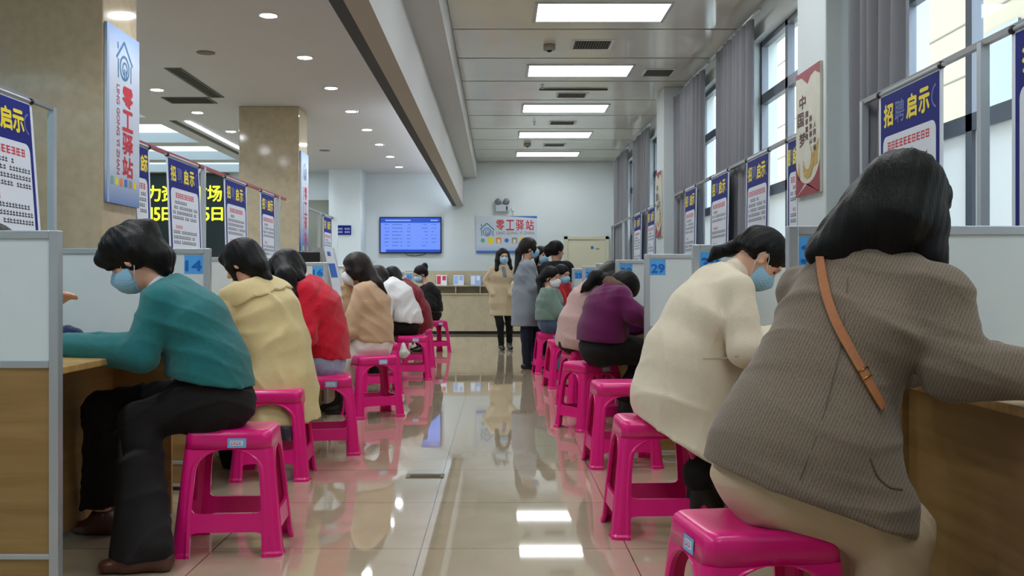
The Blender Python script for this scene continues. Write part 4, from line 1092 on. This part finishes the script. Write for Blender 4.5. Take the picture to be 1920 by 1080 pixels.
# teal cardigan, nearest on the left
p = Person('woman in a teal cardigan and black flared trousers, nearest sitter on the left side', 3.88,
  [(402,746), (388,672), (352,600), (312,545), (252,486)], 180, (180, -33, 0), sw=.16,
  wr=((128,648,-.14), (130,645,.16)), el=((262,664,-.20), (262,650,.22)), kn=((262,792,-.10), (190,770,.12)), an=((288,1030,-.36), (192,968,.16)), toe=((198,1066,-.39), (146,990,.16)))
p.body(hkw=({'n': -Z}, {'n': -Z}))
M_teal_k = cloth('teal knit', rgb(36,110,112), .5, 260, var=.08, vscale=40)
tb = p.top('cardigan', M_teal_k, t=.022, seed=3, amp=.005, hem=(W(452,722,3.88), (-.18,0,-1)), hipr=.135, wst=.112, chest=.112, tw=.02, te=.022,
  low=[cone(W(380,700,3.88), W(408,738,3.88), .125, .135, .05, (Vector((0,1,0)), .75)), cone(W(382,610,3.88), W(412,690,3.88), .085, .095, .06, (Vector((0,1,0)), .65))], sleeve=1.02, extra=[cone(p.sh[0], p.el[0], .064, .066, .02), cone(p.el[0], p.wr[0], .066, .044, .02)])
M_blk = cloth('black trouser cloth', rgb(30,27,27), .25, 200)
p.trousers(M_blk, t=.016, ta=.03, amp=.007, seed=5, extra=[cone(W(262,880,3.64), W(264,1056,3.54), .075, .115, .02, (Vector((0,1,0)), 1.25)), cone(W(190,830,4.0), W(186,975,4.04), .065, .080, .02, (Vector((0,1,0)), 1.2)),
  cone(W(405,770,3.88), W(425,755,3.88), .12, .11, .05, (Vector((0,1,0)), .75)), fcut(lambda P: np.where(P[:, 1] > 3.86, .115, .045).astype(np.float32)-P[:, 2])])
for i in (0, 1):
    f_ = p.foot(i, .004); a = p.an[i]
    p.add('shoe', f_+[cone(a+Vector((.03,0,-.02)), a+Vector((.035,0,-a.z+.012)), .024, .022, .01), cut(Vector((0,0,.003)), -Z, .003), cut(a+Z*.03, Z, .005)], M_shoeb, .006)
p.mask()
p.eyes()
H = p.h
p.hair('short', extra=p.strand([H(.03,.03,.10), H(.088,.055,.055), H(.080,.07,.012)], [.03,.026,.014])+p.strand([H(.03,-.03,.10), H(.09,-.03,.06), H(.085,-.055,.02)], [.03,.026,.014])
  +p.strand([H(.05,0,.115), H(.098,0,.075), H(.104,.01,.04)], [.026,.024,.012])+p.strand([H(-.035,.072,.05), H(-.036,.082,.015), H(-.034,.08,-.01)], [.034,.026,.014])+p.strand([H(-.07,.03,.02), H(-.092,.03,-.05), H(-.085,.03,-.105)], [.055,.048,.028])+p.strand([H(-.07,-.03,.02), H(-.09,-.03,-.05), H(-.08,-.03,-.10)], [.055,.045,.024])+p.strand([H(.0,.04,.11), H(.04,.07,.085), H(.05,.078,.05)], [.03,.024,.012])+p.strand([H(-.06,.0,.10), H(-.11,.0,.07), H(-.125,.01,.03)], [.04,.036,.018]), vol=.010, low=-.055)
p.add('collar', [cone(p.N+(p.H-p.N)*.05, p.N+(p.H-p.N)*.24, .058, .054, .01), cut(p.N+(p.H-p.N)*.32, (p.H-p.N), .004)], M_maskw)

# scallop-collared coat
p = Person('sitter in a pale yellow coat with a scalloped collar on the left side', 5.42,
  [(518,688), (512,640), (495,583), (474,536), (456,494)], 152, (165, -25, 0), sw=.165, wr=((395,640,-.05), (420,625,.3)), el=((408,622,-.20), None), an=(W(440,880,5.5), W(470,870,5.7)))
p.body()
M_bge = cloth('pale yellow wool', rgb(212,192,142), .3, 220, var=.03, vscale=30)
coat = p.top('coat', M_bge, t=.03, seed=8, amp=.009, hem=(W(520,790,5.4), (.06,0,-1)), hipr=.14, wst=.125, chest=.118, te=.022, tw=.022, fr=20, dirs=(p.l, p.l*.8+p.f*.5),
  low=[cone(W(512,640,5.42), W(522,720,5.40), .155, .185, .05, (p.l, .82)), cone(W(522,720,5.40), W(527,850,5.36), .185, .235, .05, (p.l, .85))])
def scallop(P, C=npv(p.N), u=npv((p.N-p.C).normalized()), l_=npv(p.cl), f_=npv(p.cf)):
    r_ = P-C; th = np.arctan2(r_ @ l_, r_ @ f_); return (-(r_ @ u)-.075-.014*np.abs(np.sin(th*4))).astype(np.float32)
p.add('scalloped_collar', p.torso(.040, .125, .14, .118)+p.shoulders(.041)+[fcut(scallop, .004), cut(p.N+(p.H-p.N)*.25, (p.H-p.N), .006)]+[], M_bge, None)
p.trousers(M_blk, t=.01, ta=.02)
p.shoes()
H = p.h; c = p.H
p.hair('bob', extra=p.strand([H(-.05,.02,.03), H(-.075,.02,-.05), H(-.075,.01,-.13)], [.07,.062,.04], (p.hf, 1.2))+p.strand([H(-.02,-.06,.03), H(-.03,-.075,-.04), H(-.05,-.07,-.15)], [.04,.036,.02])
  +p.strand([H(.02,.07,.06), H(.045,.078,.0), H(.04,.074,-.09)], [.02,.018,.010])+p.strand([H(-.06,-.03,0), W(494,525,5.4), W(506,562,5.38)], [.06,.045,.012])+p.strand([H(.04,0,.11), H(.095,.01,.07), H(.103,.0,.035)], [.026,.022,.01]), vol=.008, low=-.09)

# red sweater
p = Person('sitter in a bright red sweater and light jeans, long black hair hanging forward', 6.2,
  [(606,670), (604,630), (594,578), (574,535), (540,508)], 178, (165, -40, 0), wr=((520,615,-.12), (520,615,.16)), an=(W(560,840,6.2), W(560,830,6.4)))
p.body()
p.top('sweater', cloth('red wool', rgb(196,22,48), .4, 120, var=.06, vscale=50), t=.035, seed=12, amp=.0075, hem=(W(605,668,6.2), (-.12,0,-1)), hipr=.13, wst=.118, chest=.115, te=.03, tw=.03,
  low=[cone(W(604,640,6.2), W(608,668,6.2), .15, .14, .05, (p.l, .8))])
p.trousers(cloth('light blue denim', rgb(164,190,216), .3, 260), t=.03, ta=.02, extra=[cone(p.P-Z*.03, p.P+p.f*.18-Z*.03, .115, .10, .05, (p.l, .7))]); p.shoes()
H = p.h
p.hair('long', extra=p.strand([H(-.03,.07,.05), W(536,520,5.98), W(540,560,5.95), W(546,596,5.97)], [.055,.06,.055,.025], (Vector((0,1,0)), 1.5))+p.strand([H(-.07,.03,.03), W(555,525,6.1), W(548,570,6.08), W(545,610,6.08)], [.06,.055,.045,.02], (Vector((0,1,0)), 1.4))
  +p.strand([H(.03,-.06,.06), W(520,535,6.3), W(522,590,6.3)], [.04,.045,.025])+p.strand([H(.05,.02,.10), H(.07,.07,.05), W(503,540,6.1), W(512,580,6.1)], [.025,.024,.018,.010]), vol=.006, low=-.09)
p.mask()

# tan sweater, white trousers
p = Person('sitter in a tan sweater and white trousers with a hand at her mouth', 7.8,
  [(698,640), (697,606), (694,566), (688,536), (668,505)], 178, (185, -12, 0), wr=((636,628,-.1), (650,536,.06)), el=((653,622,-.18), (662,600,.12)), kn=((640,682,-.10), (636,678,.10)), an=(W(652,758,7.72), W(640,752,7.9)))
p.body(hkw=({}, {'hd': Vector((-.3,0,1)), 'n': Vector((.3,0,.2)), 'curl': .8}))
p.top('sweater', cloth('tan wool', rgb(204,170,136), .35, 150, var=.03), t=.034, seed=16, amp=.0075, hem=(W(705,640,7.8), (-.1,0,-1)), hipr=.13, wst=.12, chest=.116, te=.03, tw=.022,
  low=[cone(W(697,610,7.8), W(702,640,7.8), .15, .14, .05, (p.l, .8))])
M_wt = cloth('white trouser cloth', rgb(226,216,206), .2, 200)
p.trousers(M_wt, t=.035, ta=.02, extra=[cone(W(702,650,7.8), W(652,676,7.76), .135, .10, .05, (p.l, .75))], hemz=.22)
p.add('boots', [x for i in (0, 1) for x in p.foot(i, .006)+[cone(p.an[i], p.an[i].lerp(p.kn[i], .55), .046, .052, .02)]], M_shoe)
H = p.h
p.hair('long', M_hairb, extra=p.strand([H(-.05,.03,.03), H(-.085,.03,-.05), W(706,532,7.72), W(722,550,7.74)], [.075,.065,.048,.02])+p.strand([H(0,.07,.06), H(-.01,.085,-.03), H(-.03,.08,-.12)], [.04,.038,.02])+p.strand([H(.04,.05,.07), H(.055,.075,0), H(.03,.08,-.08)], [.022,.02,.01])
  +p.strand([H(-.05,-.03,.03), H(-.07,-.05,-.08), H(-.06,-.05,-.15)], [.06,.05,.02]), vol=.006, low=-.09)
p.mask(M_maskw)

# white sweater
p = Person('sitter in a white sweater and black trousers bent low over the left row', 10.65,
  [(764,609), (760,590), (746,556), (728,532), (710,521)], 178, (178, -45, 0), wr=(W(692,565,10.5), W(692,565,10.8)))
p.body()
p.top('sweater', cloth('white wool', rgb(226,226,226), .35, 150), t=.04, seed=21, amp=.0065, hem=(W(765,604,10.65), (-.1,0,-1)), hipr=.13, wst=.125, chest=.12, te=.03, tw=.025, low=[cone(p.W, p.P, .15, .15, .05, (p.l, .8))])
p.trousers(M_blk, t=.02, ta=.02, extra=[cone(p.P, p.P+p.f*.2-Z*.02, .115, .1, .05, (p.l, .75))]); p.shoes()
H = p.h
p.hair('long', M_hairb, extra=p.strand([H(-.04,.04,.03), W(712,535,10.55), W(722,560,10.55)], [.07,.06,.025])+p.strand([H(0,.06,.03), W(702,540,10.52), W(705,565,10.55)], [.05,.045,.02]), vol=.006, low=-.09)
# dark red coat
p = Person('sitter in a dark red coat behind the white-sweater sitter', 12.15,
  [(784,603), (780,584), (768,556), (754,532), (737,520)], 178, (178, -45, 0), wr=(W(722,560,12.0), W(722,560,12.3)))
p.body()
p.top('coat', cloth('dark red wool', rgb(122,18,34), .3, 200), t=.04, seed=23, amp=.008, hem=(W(785,632,12.15), (0,0,-1)), hipr=.14, wst=.13, chest=.12, te=.03, tw=.025, low=[cone(p.W, p.P-Z*.1, .15, .17, .05, (p.l, .8))])
p.trousers(M_blk); p.shoes()
H = p.h
p.hair('long', extra=p.strand([H(-.05,.03,.03), W(748,530,12.05), W(760,548,12.05)], [.07,.055,.02]), vol=.006, low=-.08)
# black jacket
p = Person('masked sitter in a black jacket with tied-up hair, farthest on the left row', 14.75,
  [(811,588), (810,574), (807,552), (799,536), (789,514)], 195, (205, -22, 0), wr=(W(782,565,14.55), W(778,560,14.85)), an=(W(795,648,14.7), W(790,648,14.9)))
p.body()
p.top('jacket', cloth('black jacket cloth', rgb(28,27,27), .25, 200), t=.03, seed=25, amp=.007, hem=(W(810,584,14.75), (0,0,-1)), hipr=.13, wst=.12, chest=.115, te=.02, tw=.02)
p.add('sweater_hem', [cone(p.W, p.P, .135, .155, .04, (p.l, .75)), cut(p.P+Z*.02, -Z, .01)], cloth('grey knit', rgb(150,148,140)))
p.trousers(M_blk, t=.02); p.shoes()
H = p.h
p.hair('tied', extra=p.strand([H(-.07,0,.08), H(-.11,0,.10), H(-.13,0,.06)], [.04,.035,.02]), vol=.002, low=-.06)
p.mask(); p.eyes()
# staff member behind the blank partition
p = Person('staff member behind the left-edge partition, only hair and fingers showing', 4.1,
  [Vector((-2.36,4.15,.56)), Vector((-2.34,4.15,.74)), Vector((-2.28,4.13,.90)), Vector((-2.22,4.12,1.04)), Vector((-2.11,4.10,1.145))], 0, (0, -35, 0), wr=(Vector((-1.80,4.2,.80)), W(84,584,3.93)), el=(None, Vector((-2.0,3.92,.80))))
p.body(hkw=({}, {'hd': Vector((.75,0,.65)), 'n': Vector((.4,-.3,-.6)), 'curl': .85}))
p.top('jacket', cloth('navy cloth', rgb(28,36,72)), t=.02, seed=27); p.trousers(M_blk); p.shoes(); p.hair('short', low=-.07); p.mask()
ch = empty('office_chair', (-2.36, 4.15, 0), 0, 'dark office chair under the staff member behind the left-edge partition', 'chair')
MB().box(-2.58, -2.14, 3.93, 4.37, .40, .455).build('seat', M_black, ch, bevel=.02); MB().lathe((-2.36, 4.15, .04), [(.03, 0), (.03, .36)], 12).build('gas_post', M_alud, ch)
for k in range(5): MB().tube([(-2.36, 4.15, .06), (-2.36+.26*math.cos(k*1.257), 4.15+.26*math.sin(k*1.257), .03)], [.025, .018], 8).build('leg', M_black, ch)

# ------------------------------------------------------------------ people, right row
# tweed jacket, nearest on the right
Yp = 2.40
p = Person('woman in a grey-brown tweed jacket, nearest sitter on the right side', Yp,
  [Vector((.68,2.38,.565)), (1540,760), (1592,630), (1648,505,.05), (1692,398,.12)], 12, (40, -20, 0), sw=.185, syaw=36, hip=.095,
  wr=((1862,672,.34), (1930,702,-.16)), el=((1655,690,.33), (1788,690,-.17)), kn=(Vector((.93,2.50,.46)), Vector((.905,2.27,.455))), an=(Vector((.90,2.52,.08)), Vector((.87,2.27,.08))), hs=1.04)
p.body(hkw=({'n': -Z}, {'n': -Z}))
def tweed():
    m = bpy.data.materials.new('grey brown tweed'); m.use_nodes = True; nt = m.node_tree; b = nt.nodes['Principled BSDF']; b.inputs['Roughness'].default_value = .9; b.inputs['Sheen Weight'].default_value = .15
    tc = nt.nodes.new('ShaderNodeTexCoord'); mp = nt.nodes.new('ShaderNodeMapping'); mp.inputs['Rotation'].default_value = (0, math.radians(-22), math.radians(25))
    wv = nt.nodes.new('ShaderNodeTexWave'); wv.bands_direction = 'X'; wv.inputs['Scale'].default_value = 42; wv.inputs['Distortion'].default_value = .6; wv.inputs['Detail'].default_value = 2; wv.inputs['Detail Scale'].default_value = 2
    n = nt.nodes.new('ShaderNodeTexNoise'); n.inputs['Scale'].default_value = 260; n.inputs['Detail'].default_value = 2
    ad = nt.nodes.new('ShaderNodeMath'); ad.operation = 'MULTIPLY_ADD'; ad.inputs[1].default_value = .45
    rp = nt.nodes.new('ShaderNodeValToRGB'); rp.color_ramp.elements[0].position = .25; rp.color_ramp.elements[1].position = .95
    rp.color_ramp.elements[0].color = rgb(90,78,66); rp.color_ramp.elements[1].color = rgb(128,112,96)
    bp = nt.nodes.new('ShaderNodeBump'); bp.inputs['Strength'].default_value = .3; bp.inputs['Distance'].default_value = .003
    L = nt.links.new; L(tc.outputs['Object'], mp.inputs[0]); L(mp.outputs[0], wv.inputs['Vector']); L(tc.outputs['Object'], n.inputs['Vector'])
    L(wv.outputs['Fac'], ad.inputs[0]); L(n.outputs['Fac'], ad.inputs[2]); L(ad.outputs[0], rp.inputs[0]); L(rp.outputs[0], b.inputs['Base Color']); L(n.outputs['Fac'], bp.inputs['Height']); L(bp.outputs[0], b.inputs['Normal']); return m
M_tw = tweed()
yv = Vector((0,1,0)); dv = Vector((-.25,1,0)).normalized()
low = [cone(W(1608,520,2.44), W(1584,620,2.42), .122, .148, .05, (dv, 1.15)), cone(W(1584,620,2.42), W(1536,735,2.38), .148, .168, .05, (dv, 1.15)), cone(W(1536,735,2.38), W(1504,860,2.35), .168, .218, .05, (dv, 1.18)), cone(W(1504,860,2.35), W(1490,985,2.34), .218, .245, .05, (dv, 1.1)), cone(W(1575,820,2.31), W(1610,965,2.27), .085, .135, .05)]
hemn = (-.33, 0, -.94)
jk = p.top('jacket', M_tw, t=.022, seed=31, amp=.005, hem=(W(1510,926,2.35), hemn, .004), low=low, hipr=.13, wst=.098, chest=.10, te=.026, tw=.022, fr=24, collar=.03, sleeve=1.0,
  extra=[cone(p.sh[1], p.el[1], .066, .068, .03), cone(p.el[1], p.wr[1], .068, .050, .03)])
M_kh = cloth('khaki trouser cloth', rgb(196,176,146), .2, 220)
p.trousers(M_kh, t=.026, ta=.04, amp=.005, seed=33, extra=[cone(Vector((.615,2.33,.575)), Vector((.80,2.29,.555)), .095, .092, .05, (p.l, .72))])
p.shoes()
H = p.h
ch_ = lambda px, py, dy: W(px, py, Yp+dy)
hr = p.hair('long', extra=
  p.strand([ch_(1690,345,.10), ch_(1640,400,.08), ch_(1590,445,.06), ch_(1545,468,.05)], [.085,.085,.070,.045], (dv, 1.15))
  +p.strand([ch_(1665,350,.0), ch_(1620,420,-.01), ch_(1575,462,0), ch_(1530,478,.02)], [.07,.070,.055,.025], (dv, 1.2))
  +p.strand([ch_(1705,340,-.01), ch_(1690,410,-.03), ch_(1672,462,-.03)], [.08,.078,.045], (dv, 1.2))
  +p.strand([ch_(1735,350,.02), ch_(1740,420,-.02), ch_(1748,480,-.04), ch_(1768,518,-.05)], [.055,.045,.032,.010], (dv, 1.2))
  +p.strand([ch_(1720,340,.06), ch_(1758,368,.06), ch_(1772,384,.06)], [.06,.03,.010]), vol=.010, low=-.12)
# strap across the back
sr = empty('shoulder_bag_strap', tuple(W(1600,640,2.2)), 0, 'tan leather bag strap with a gold buckle across the tweed jacket', 'bag strap')
st, S = ribbon('strap', [jk], [(1538,470), (1546,540), (1566,600), (1600,670), (1652,764)], .021, mat('tan leather', rgb(168,104,58), .5, var=.06, vscale=40), sr, .004, .004)
q = S[int(len(S)*.80)]; dd = (S[int(len(S)*.86)][0]-q[0]).normalized(); sd = dd.cross(q[1]).normalized()
c0 = q[0]+q[1]*.006
MB().tube([c0+sd*.014+dd*.010, c0-sd*.014+dd*.010, c0-sd*.014-dd*.010, c0+sd*.014-dd*.010, c0+sd*.014+dd*.010], .0022, 8).build('buckle', mat('gold metal', rgb(206,160,72), .25, metal=1), sr, smooth=True)
M_seam = mat('seam thread', rgb(86,76,66), .9)
ribbon('seam', [jk], [(1590,520), (1580,640), (1545,780), (1500,900)], .0022, M_seam, jk.parent, .0015, 0)
ribbon('pocket_flap', [jk], [(1632,860), (1645,895), (1668,915), (1692,918)], .004, M_seam, jk.parent, .002, 0)

# cream coat
p = Person('woman in a cream coat with a ponytail and blue mask', 4.1,
  [(1258,736), (1280,664), (1324,588), (1368,520), (1423,484)], 8, (0, -52, 0), sw=.165, wr=((1475,640,.06), (1464,628,-.14)), el=((1420,660,.2), (1398,655,-.25)), an=(W(1330,885,4.15), W(1310,890,4.0)), toe=(W(1275,905,4.15), None))
p.body()
M_cr = cloth('cream wool', rgb(222,208,184), .25, 220, var=.02, vscale=30)
ct = p.top('coat', M_cr, t=.026, seed=41, amp=.0055, hem=(W(1260,818,4.15), (-.52,0,-.86), .004), hipr=.14, wst=.12, chest=.115, te=.030, tw=.024, fr=22, dirs=(p.f, p.f*.8+p.l*.5+Z*.3),
  low=[cone(W(1345,545,4.22), W(1322,610,4.12), .12, .155, .05, (p.l, 1.0)), cone(W(1322,610,4.1), W(1306,700,4.08), .155, .195, .05, (p.l, 1.0)), cone(W(1306,700,4.08), W(1290,860,4.05), .195, .235, .05, (p.l, 1.05))],
  extra=[cone(p.N-(p.N-p.C)*.05, p.N+(p.H-p.N)*.22, .072, .066, .012)])
p.trousers(M_blk, t=.012, ta=.03); p.shoes()
H = p.h
p.hair('tied', extra=p.strand([H(-.09,0,.045), W(1368,468,4.17), W(1345,472,4.16), W(1330,488,4.15)], [.035,.026,.024,.010])+p.strand([H(.05,.0,.105), H(.085,.0,.085)], [.03,.02]), vol=.0, low=-.035, subs=[sub(ell(H(.0,.09,-.03), (p.hf,p.hl,p.hu), (.05,.03,.05)), .01), sub(ell(H(.0,-.09,-.03), (p.hf,p.hl,p.hu), (.05,.03,.05)), .01)])
p.mask(); p.eyes()
p.add('collar', [cone(p.N+(p.H-p.N)*.10, p.N+(p.H-p.N)*.42, .056, .052, .01), cut(p.N+(p.H-p.N)*.45, (p.H-p.N), .004)], M_maskw)
ribbon('pocket_welt', [ct], [(1318,673), (1355,672), (1385,668)], .006, cloth('cream seam', rgb(196,180,154)), ct.parent, .002, 0)
ribbon('seam', [ct], [(1345,560), (1352,600), (1330,660)], .004, M_cr, ct.parent, .003, 0)

# purple hooded sweater
p = Person('sitter in a purple sweater with a fur-trimmed hood and black trousers', 6.85,
  [(1126,650), (1130,618), (1140,580), (1152,546), (1166,542,.16)], 12, (20, -62, 0), sw=.165, wr=((1225,608,.2), (1222,606,-.14)), el=(None, (1188,588,-.22)), an=(W(1172,738,6.8), W(1180,738,7.05)))
p.body()
p.top('sweater', cloth('purple wool', rgb(98,24,78), .3, 180, var=.05), t=.028, seed=45, amp=.008, hem=(W(1130,640,6.85), (-.05,0,-1)), hipr=.135, wst=.125, chest=.115, te=.03, tw=.025, low=[cone(p.W, p.P, .155, .145, .05, (p.l, .8)), cone(W(1132,575,6.85), W(1160,552,6.85), .12, .085, .05, (p.l, .7))])
p.add('fur_hood', [cone(p.N+p.cl*.085+Z*.035, p.N+p.cf*-.035+Z*.055, .036, .044, .03), cone(p.N-p.cf*.035+Z*.055, p.N-p.cl*.085+Z*.035, .044, .036, .03)], mat('brown fur', rgb(104,78,58), .9, bump=1, bscale=90), None, folds(.008, 60, 3))
p.trousers(M_blk, t=.022, ta=.03, extra=[cone(p.P, p.P+p.f*.22-Z*.02, .125, .1, .05, (p.l, .75))]); p.shoes()
p.hair('short', vol=.008, low=-.08)
# pale pink coat
p = Person('sitter in a pale pink coat with loose black hair, behind the purple sweater', 8.28,
  [(1082,630), (1088,604), (1102,566), (1120,534), (1145,520,.05)], 12, (15, -50, 0), sw=.155, wr=((1180,590,.15), (1178,590,-.15)), an=(W(1110,715,8.25), W(1110,712,8.4)))
p.body()
p.top('coat', cloth('pale pink wool', rgb(198,164,158), .4, 120, var=.05, vscale=50), t=.032, seed=47, amp=.008, hem=(W(1080,655,8.28), (-.2,0,-1)), hipr=.14, wst=.13, chest=.118, te=.03, tw=.03, low=[cone(p.W, p.P-Z*.08, .16, .17, .05, (p.l, .85))])
p.add('skirt', [cone(p.P-p.f*.03, p.P+p.f*.15, .135, .12, .04, (p.l, .75)), cone(W(1058,646,8.2), W(1072,652,8.2), .05, .06, .04)], cloth('dark brown cloth', rgb(58,38,32)))
p.trousers(M_blk); p.shoes()
p.hair('long', extra=p.strand([p.h(-.05,-.03,.04), W(1118,520,8.08), W(1100,538,8.06), W(1090,548,8.08)], [.075,.06,.035,.012])+p.strand([p.h(0,-.06,.05), W(1135,525,8.06), W(1128,548,8.06)], [.06,.05,.02]), vol=.008, low=-.09)
# dark-haired sitter beyond the purple sweater
p = Person('masked dark-haired sitter half hidden by the partition labelled 29', 7.72,
  [Vector((.82,7.72,.57)), Vector((.84,7.72,.74)), Vector((.91,7.72,.88)), Vector((1.0,7.72,.985)), Vector((1.105,7.72,1.07))], 0, (0, -30, 0), sw=.15)
p.body(); p.top('jacket', cloth('dark olive cloth', rgb(52,44,38)), t=.015, seed=49); p.trousers(M_blk); p.shoes(); p.hair('tied', low=-.06); p.mask()
stool(.86, 7.70, 6, 'pink plastic stool beyond the purple-hooded sitter, almost wholly hidden')
# sage green sweater
p = Person('sitter in a sage green sweater and blue jeans wearing a white mask', 11.2,
  [(1031,604), (1030,586), (1031,563), (1031,545), (1033,521)], -12, (-28, -6, 0), sw=.15, wr=((1060,582,.1), (1058,588,-.12)), el=(None, (1048,586,-.2)), an=(W(1048,690,11.1), W(1050,688,11.3)))
p.body()
p.top('sweater', cloth('sage green wool', rgb(116,138,130), .35, 150), t=.03, seed=51, amp=.007, hem=(W(1030,600,11.2), (0,0,-1)), hipr=.13, wst=.12, chest=.115, te=.03, tw=.025)
p.trousers(cloth('blue denim', rgb(74,90,118)), t=.02, ta=.02, extra=[cone(p.P, p.P+p.f*.2, .115, .1, .05, (p.l, .75))]); p.shoes()
p.hair('tied', extra=p.strand([p.h(-.08,0,.03), p.h(-.13,-.02,-.04), W(1012,555,11.15)], [.04,.04,.02]), vol=.003, low=-.055)
p.mask(M_maskw); p.eyes()
# red clothed sitter behind
p = Person('masked sitter in red just behind the sage green sweater', 12.2,
  [Vector((.82,12.2,.57)), Vector((.80,12.2,.74)), Vector((.78,12.2,.90)), Vector((.77,12.18,1.02)), Vector((.775,12.15,1.125))], -30, (-35, -8, 0), sw=.15)
p.body(); p.top('jacket', cloth('crimson cloth', rgb(176,28,40)), t=.025, seed=53, te=.02); p.trousers(M_blk); p.shoes(); p.hair('tied', low=-.055); p.mask(); p.eyes()

# ------------------------------------------------------------------ people standing
p = Person('masked woman standing in a beige trench coat and black boots, facing the viewer', 15.2,
  [(939,566), (939,544), (940,518), (942,499), (943,481)], -78, (-72, -4, 0), sw=.142, wr=((957,552,-.09), (925,552,-.09)), el=((971,528,.04), (911,526,.04)), hq=.009, an=(W(955,644,15.25), W(940,649,15.1)), kn=(W(955,606,15.2), W(938,606,15.1)), stand=True)
p.body(hands=(False, False))
M_tr = cloth('beige trench cloth', rgb(194,176,146), .2, 200)
tc_ = p.top('trench_coat', M_tr, t=.012, seed=61, amp=.003, hem=(W(940,592,15.2), (0,0,-1)), hipr=.12, wst=.098, chest=.10, te=.012, tw=.02, low=[cone(p.W, W(940,610,15.2), .10, .165, .05, (p.l, .78))])
ribbon('shirt_front', [tc_], [(943,500), (945,508), (947,520)], .055, cloth('grey shirt', rgb(120,124,140)), tc_.parent, .006, 0)
ribbon('front_seam', [tc_], [(950,540), (951,565), (951,588)], .012, M_tr, tc_.parent, .008, 0)
p.trousers(cloth('black tights', rgb(24,22,24)), t=.0, ta=.005, name='tights'); p.shoes()
p.hair('long', extra=p.strand([p.h(-.02,.075,.05), p.h(.03,.088,-.06), p.h(.07,.105,-.17), p.h(.075,.11,-.24)], [.035,.036,.03,.012])+p.strand([p.h(-.02,-.075,.05), p.h(.02,-.092,-.06), p.h(.06,-.115,-.20), p.h(.06,-.125,-.27)], [.035,.04,.034,.012])+p.strand([p.h(-.06,0,.03), p.h(-.08,0,-.10), p.h(-.08,0,-.24)], [.07,.07,.03]), low=-.09)
p.mask(); p.eyes()
p = Person('masked woman standing in a long grey coat and dark jeans, in profile', 11.8, hq=.009, spine=
  [(986,585), (986,552), (986,517), (987,492), (992,466)], yaw=8, head=(4, 0, 0), sw=.155, wr=((1008,566,.12), (1006,568,-.1)), el=((1003,540,.2), (998,540,-.2)), an=(W(1004,680,11.9), W(988,684,11.7)), kn=(W(1004,634,11.9), W(987,634,11.7)), stand=True)
p.body(hands=(True, False))
M_gc = cloth('grey coat cloth', rgb(136,144,154), .2, 200)
gc = p.top('coat', M_gc, t=.028, seed=63, amp=.007, hem=(W(985,611,11.8), (0,0,-1)), hipr=.135, wst=.12, chest=.112, te=.024, tw=.024, low=[cone(p.W, W(986,630,11.8), .15, .185, .05, (p.l, .85))])
p.trousers(cloth('dark navy denim', rgb(34,38,54)), t=.006, ta=.012); p.shoes()
p.hair('tied', M_hairb, extra=p.strand([p.h(-.08,0,.03), p.h(-.125,-.01,-.04), W(970,510,11.75), W(968,535,11.75)], [.045,.042,.04,.015])+p.strand([p.h(.03,-.06,.07), p.h(.06,-.07,.0), p.h(.05,-.072,-.06)], [.026,.02,.008]), vol=.004, low=-.06)
p.mask(); p.eyes()
p = Person('masked face in black clothes between the grey coat and the black coat', 13.55,
  [(1014,590), (1014,562), (1014,528), (1014,502), (1015,479)], -60, (-50, -3, 0), sw=.15, stand=True)
p.body(); p.top('jacket', cloth('black knit', rgb(26,25,27)), t=.022, seed=65, hipr=.13, te=.02, tw=.02); p.trousers(M_blk); p.shoes()
p.hair('long', extra=p.strand([p.h(-.02,-.075,.05), p.h(0,-.085,-.06), p.h(0,-.08,-.14)], [.035,.03,.012]), low=-.08); p.mask(); p.eyes()
p = Person('standing person in a black coat with gathered dark hair, turned away', 13.1,
  [(1046,588), (1046,556), (1045,520), (1043,494), (1043,470)], 38, (25, -5, 0), sw=.19, stand=True)
p.body()
p.top('coat', cloth('black coat cloth', rgb(26,26,30), .2, 200), t=.05, seed=67, amp=.007, hem=(W(1046,612,13.1), (0,0,-1)), hipr=.14, wst=.13, chest=.12, te=.03, tw=.03, low=[cone(p.W, W(1046,630,13.1), .155, .18, .05, (p.l, .85))])
p.trousers(M_blk); p.shoes()
p.hair('tied', extra=p.strand([p.h(-.07,.02,.03), p.h(-.115,.03,.0), p.h(-.11,.03,-.07)], [.06,.055,.03]), vol=.008, low=-.07)
# white plastic bag hanging at a stool
tag(mesh_obj := link('plastic_bag', mesh_np('plastic_bag', *nets([cone(W(757,652,10.3), W(757,662,10.28), .03, .055, .03), cone(W(757,645,10.32), W(757,655,10.3), .015, .03, .02)], .008, folds(.012, 40, 9)), [mat('white plastic film', rgb(206,204,196), .35)])), 'small crumpled white bag hanging at the stool of the white-sweater sitter', 'bag')
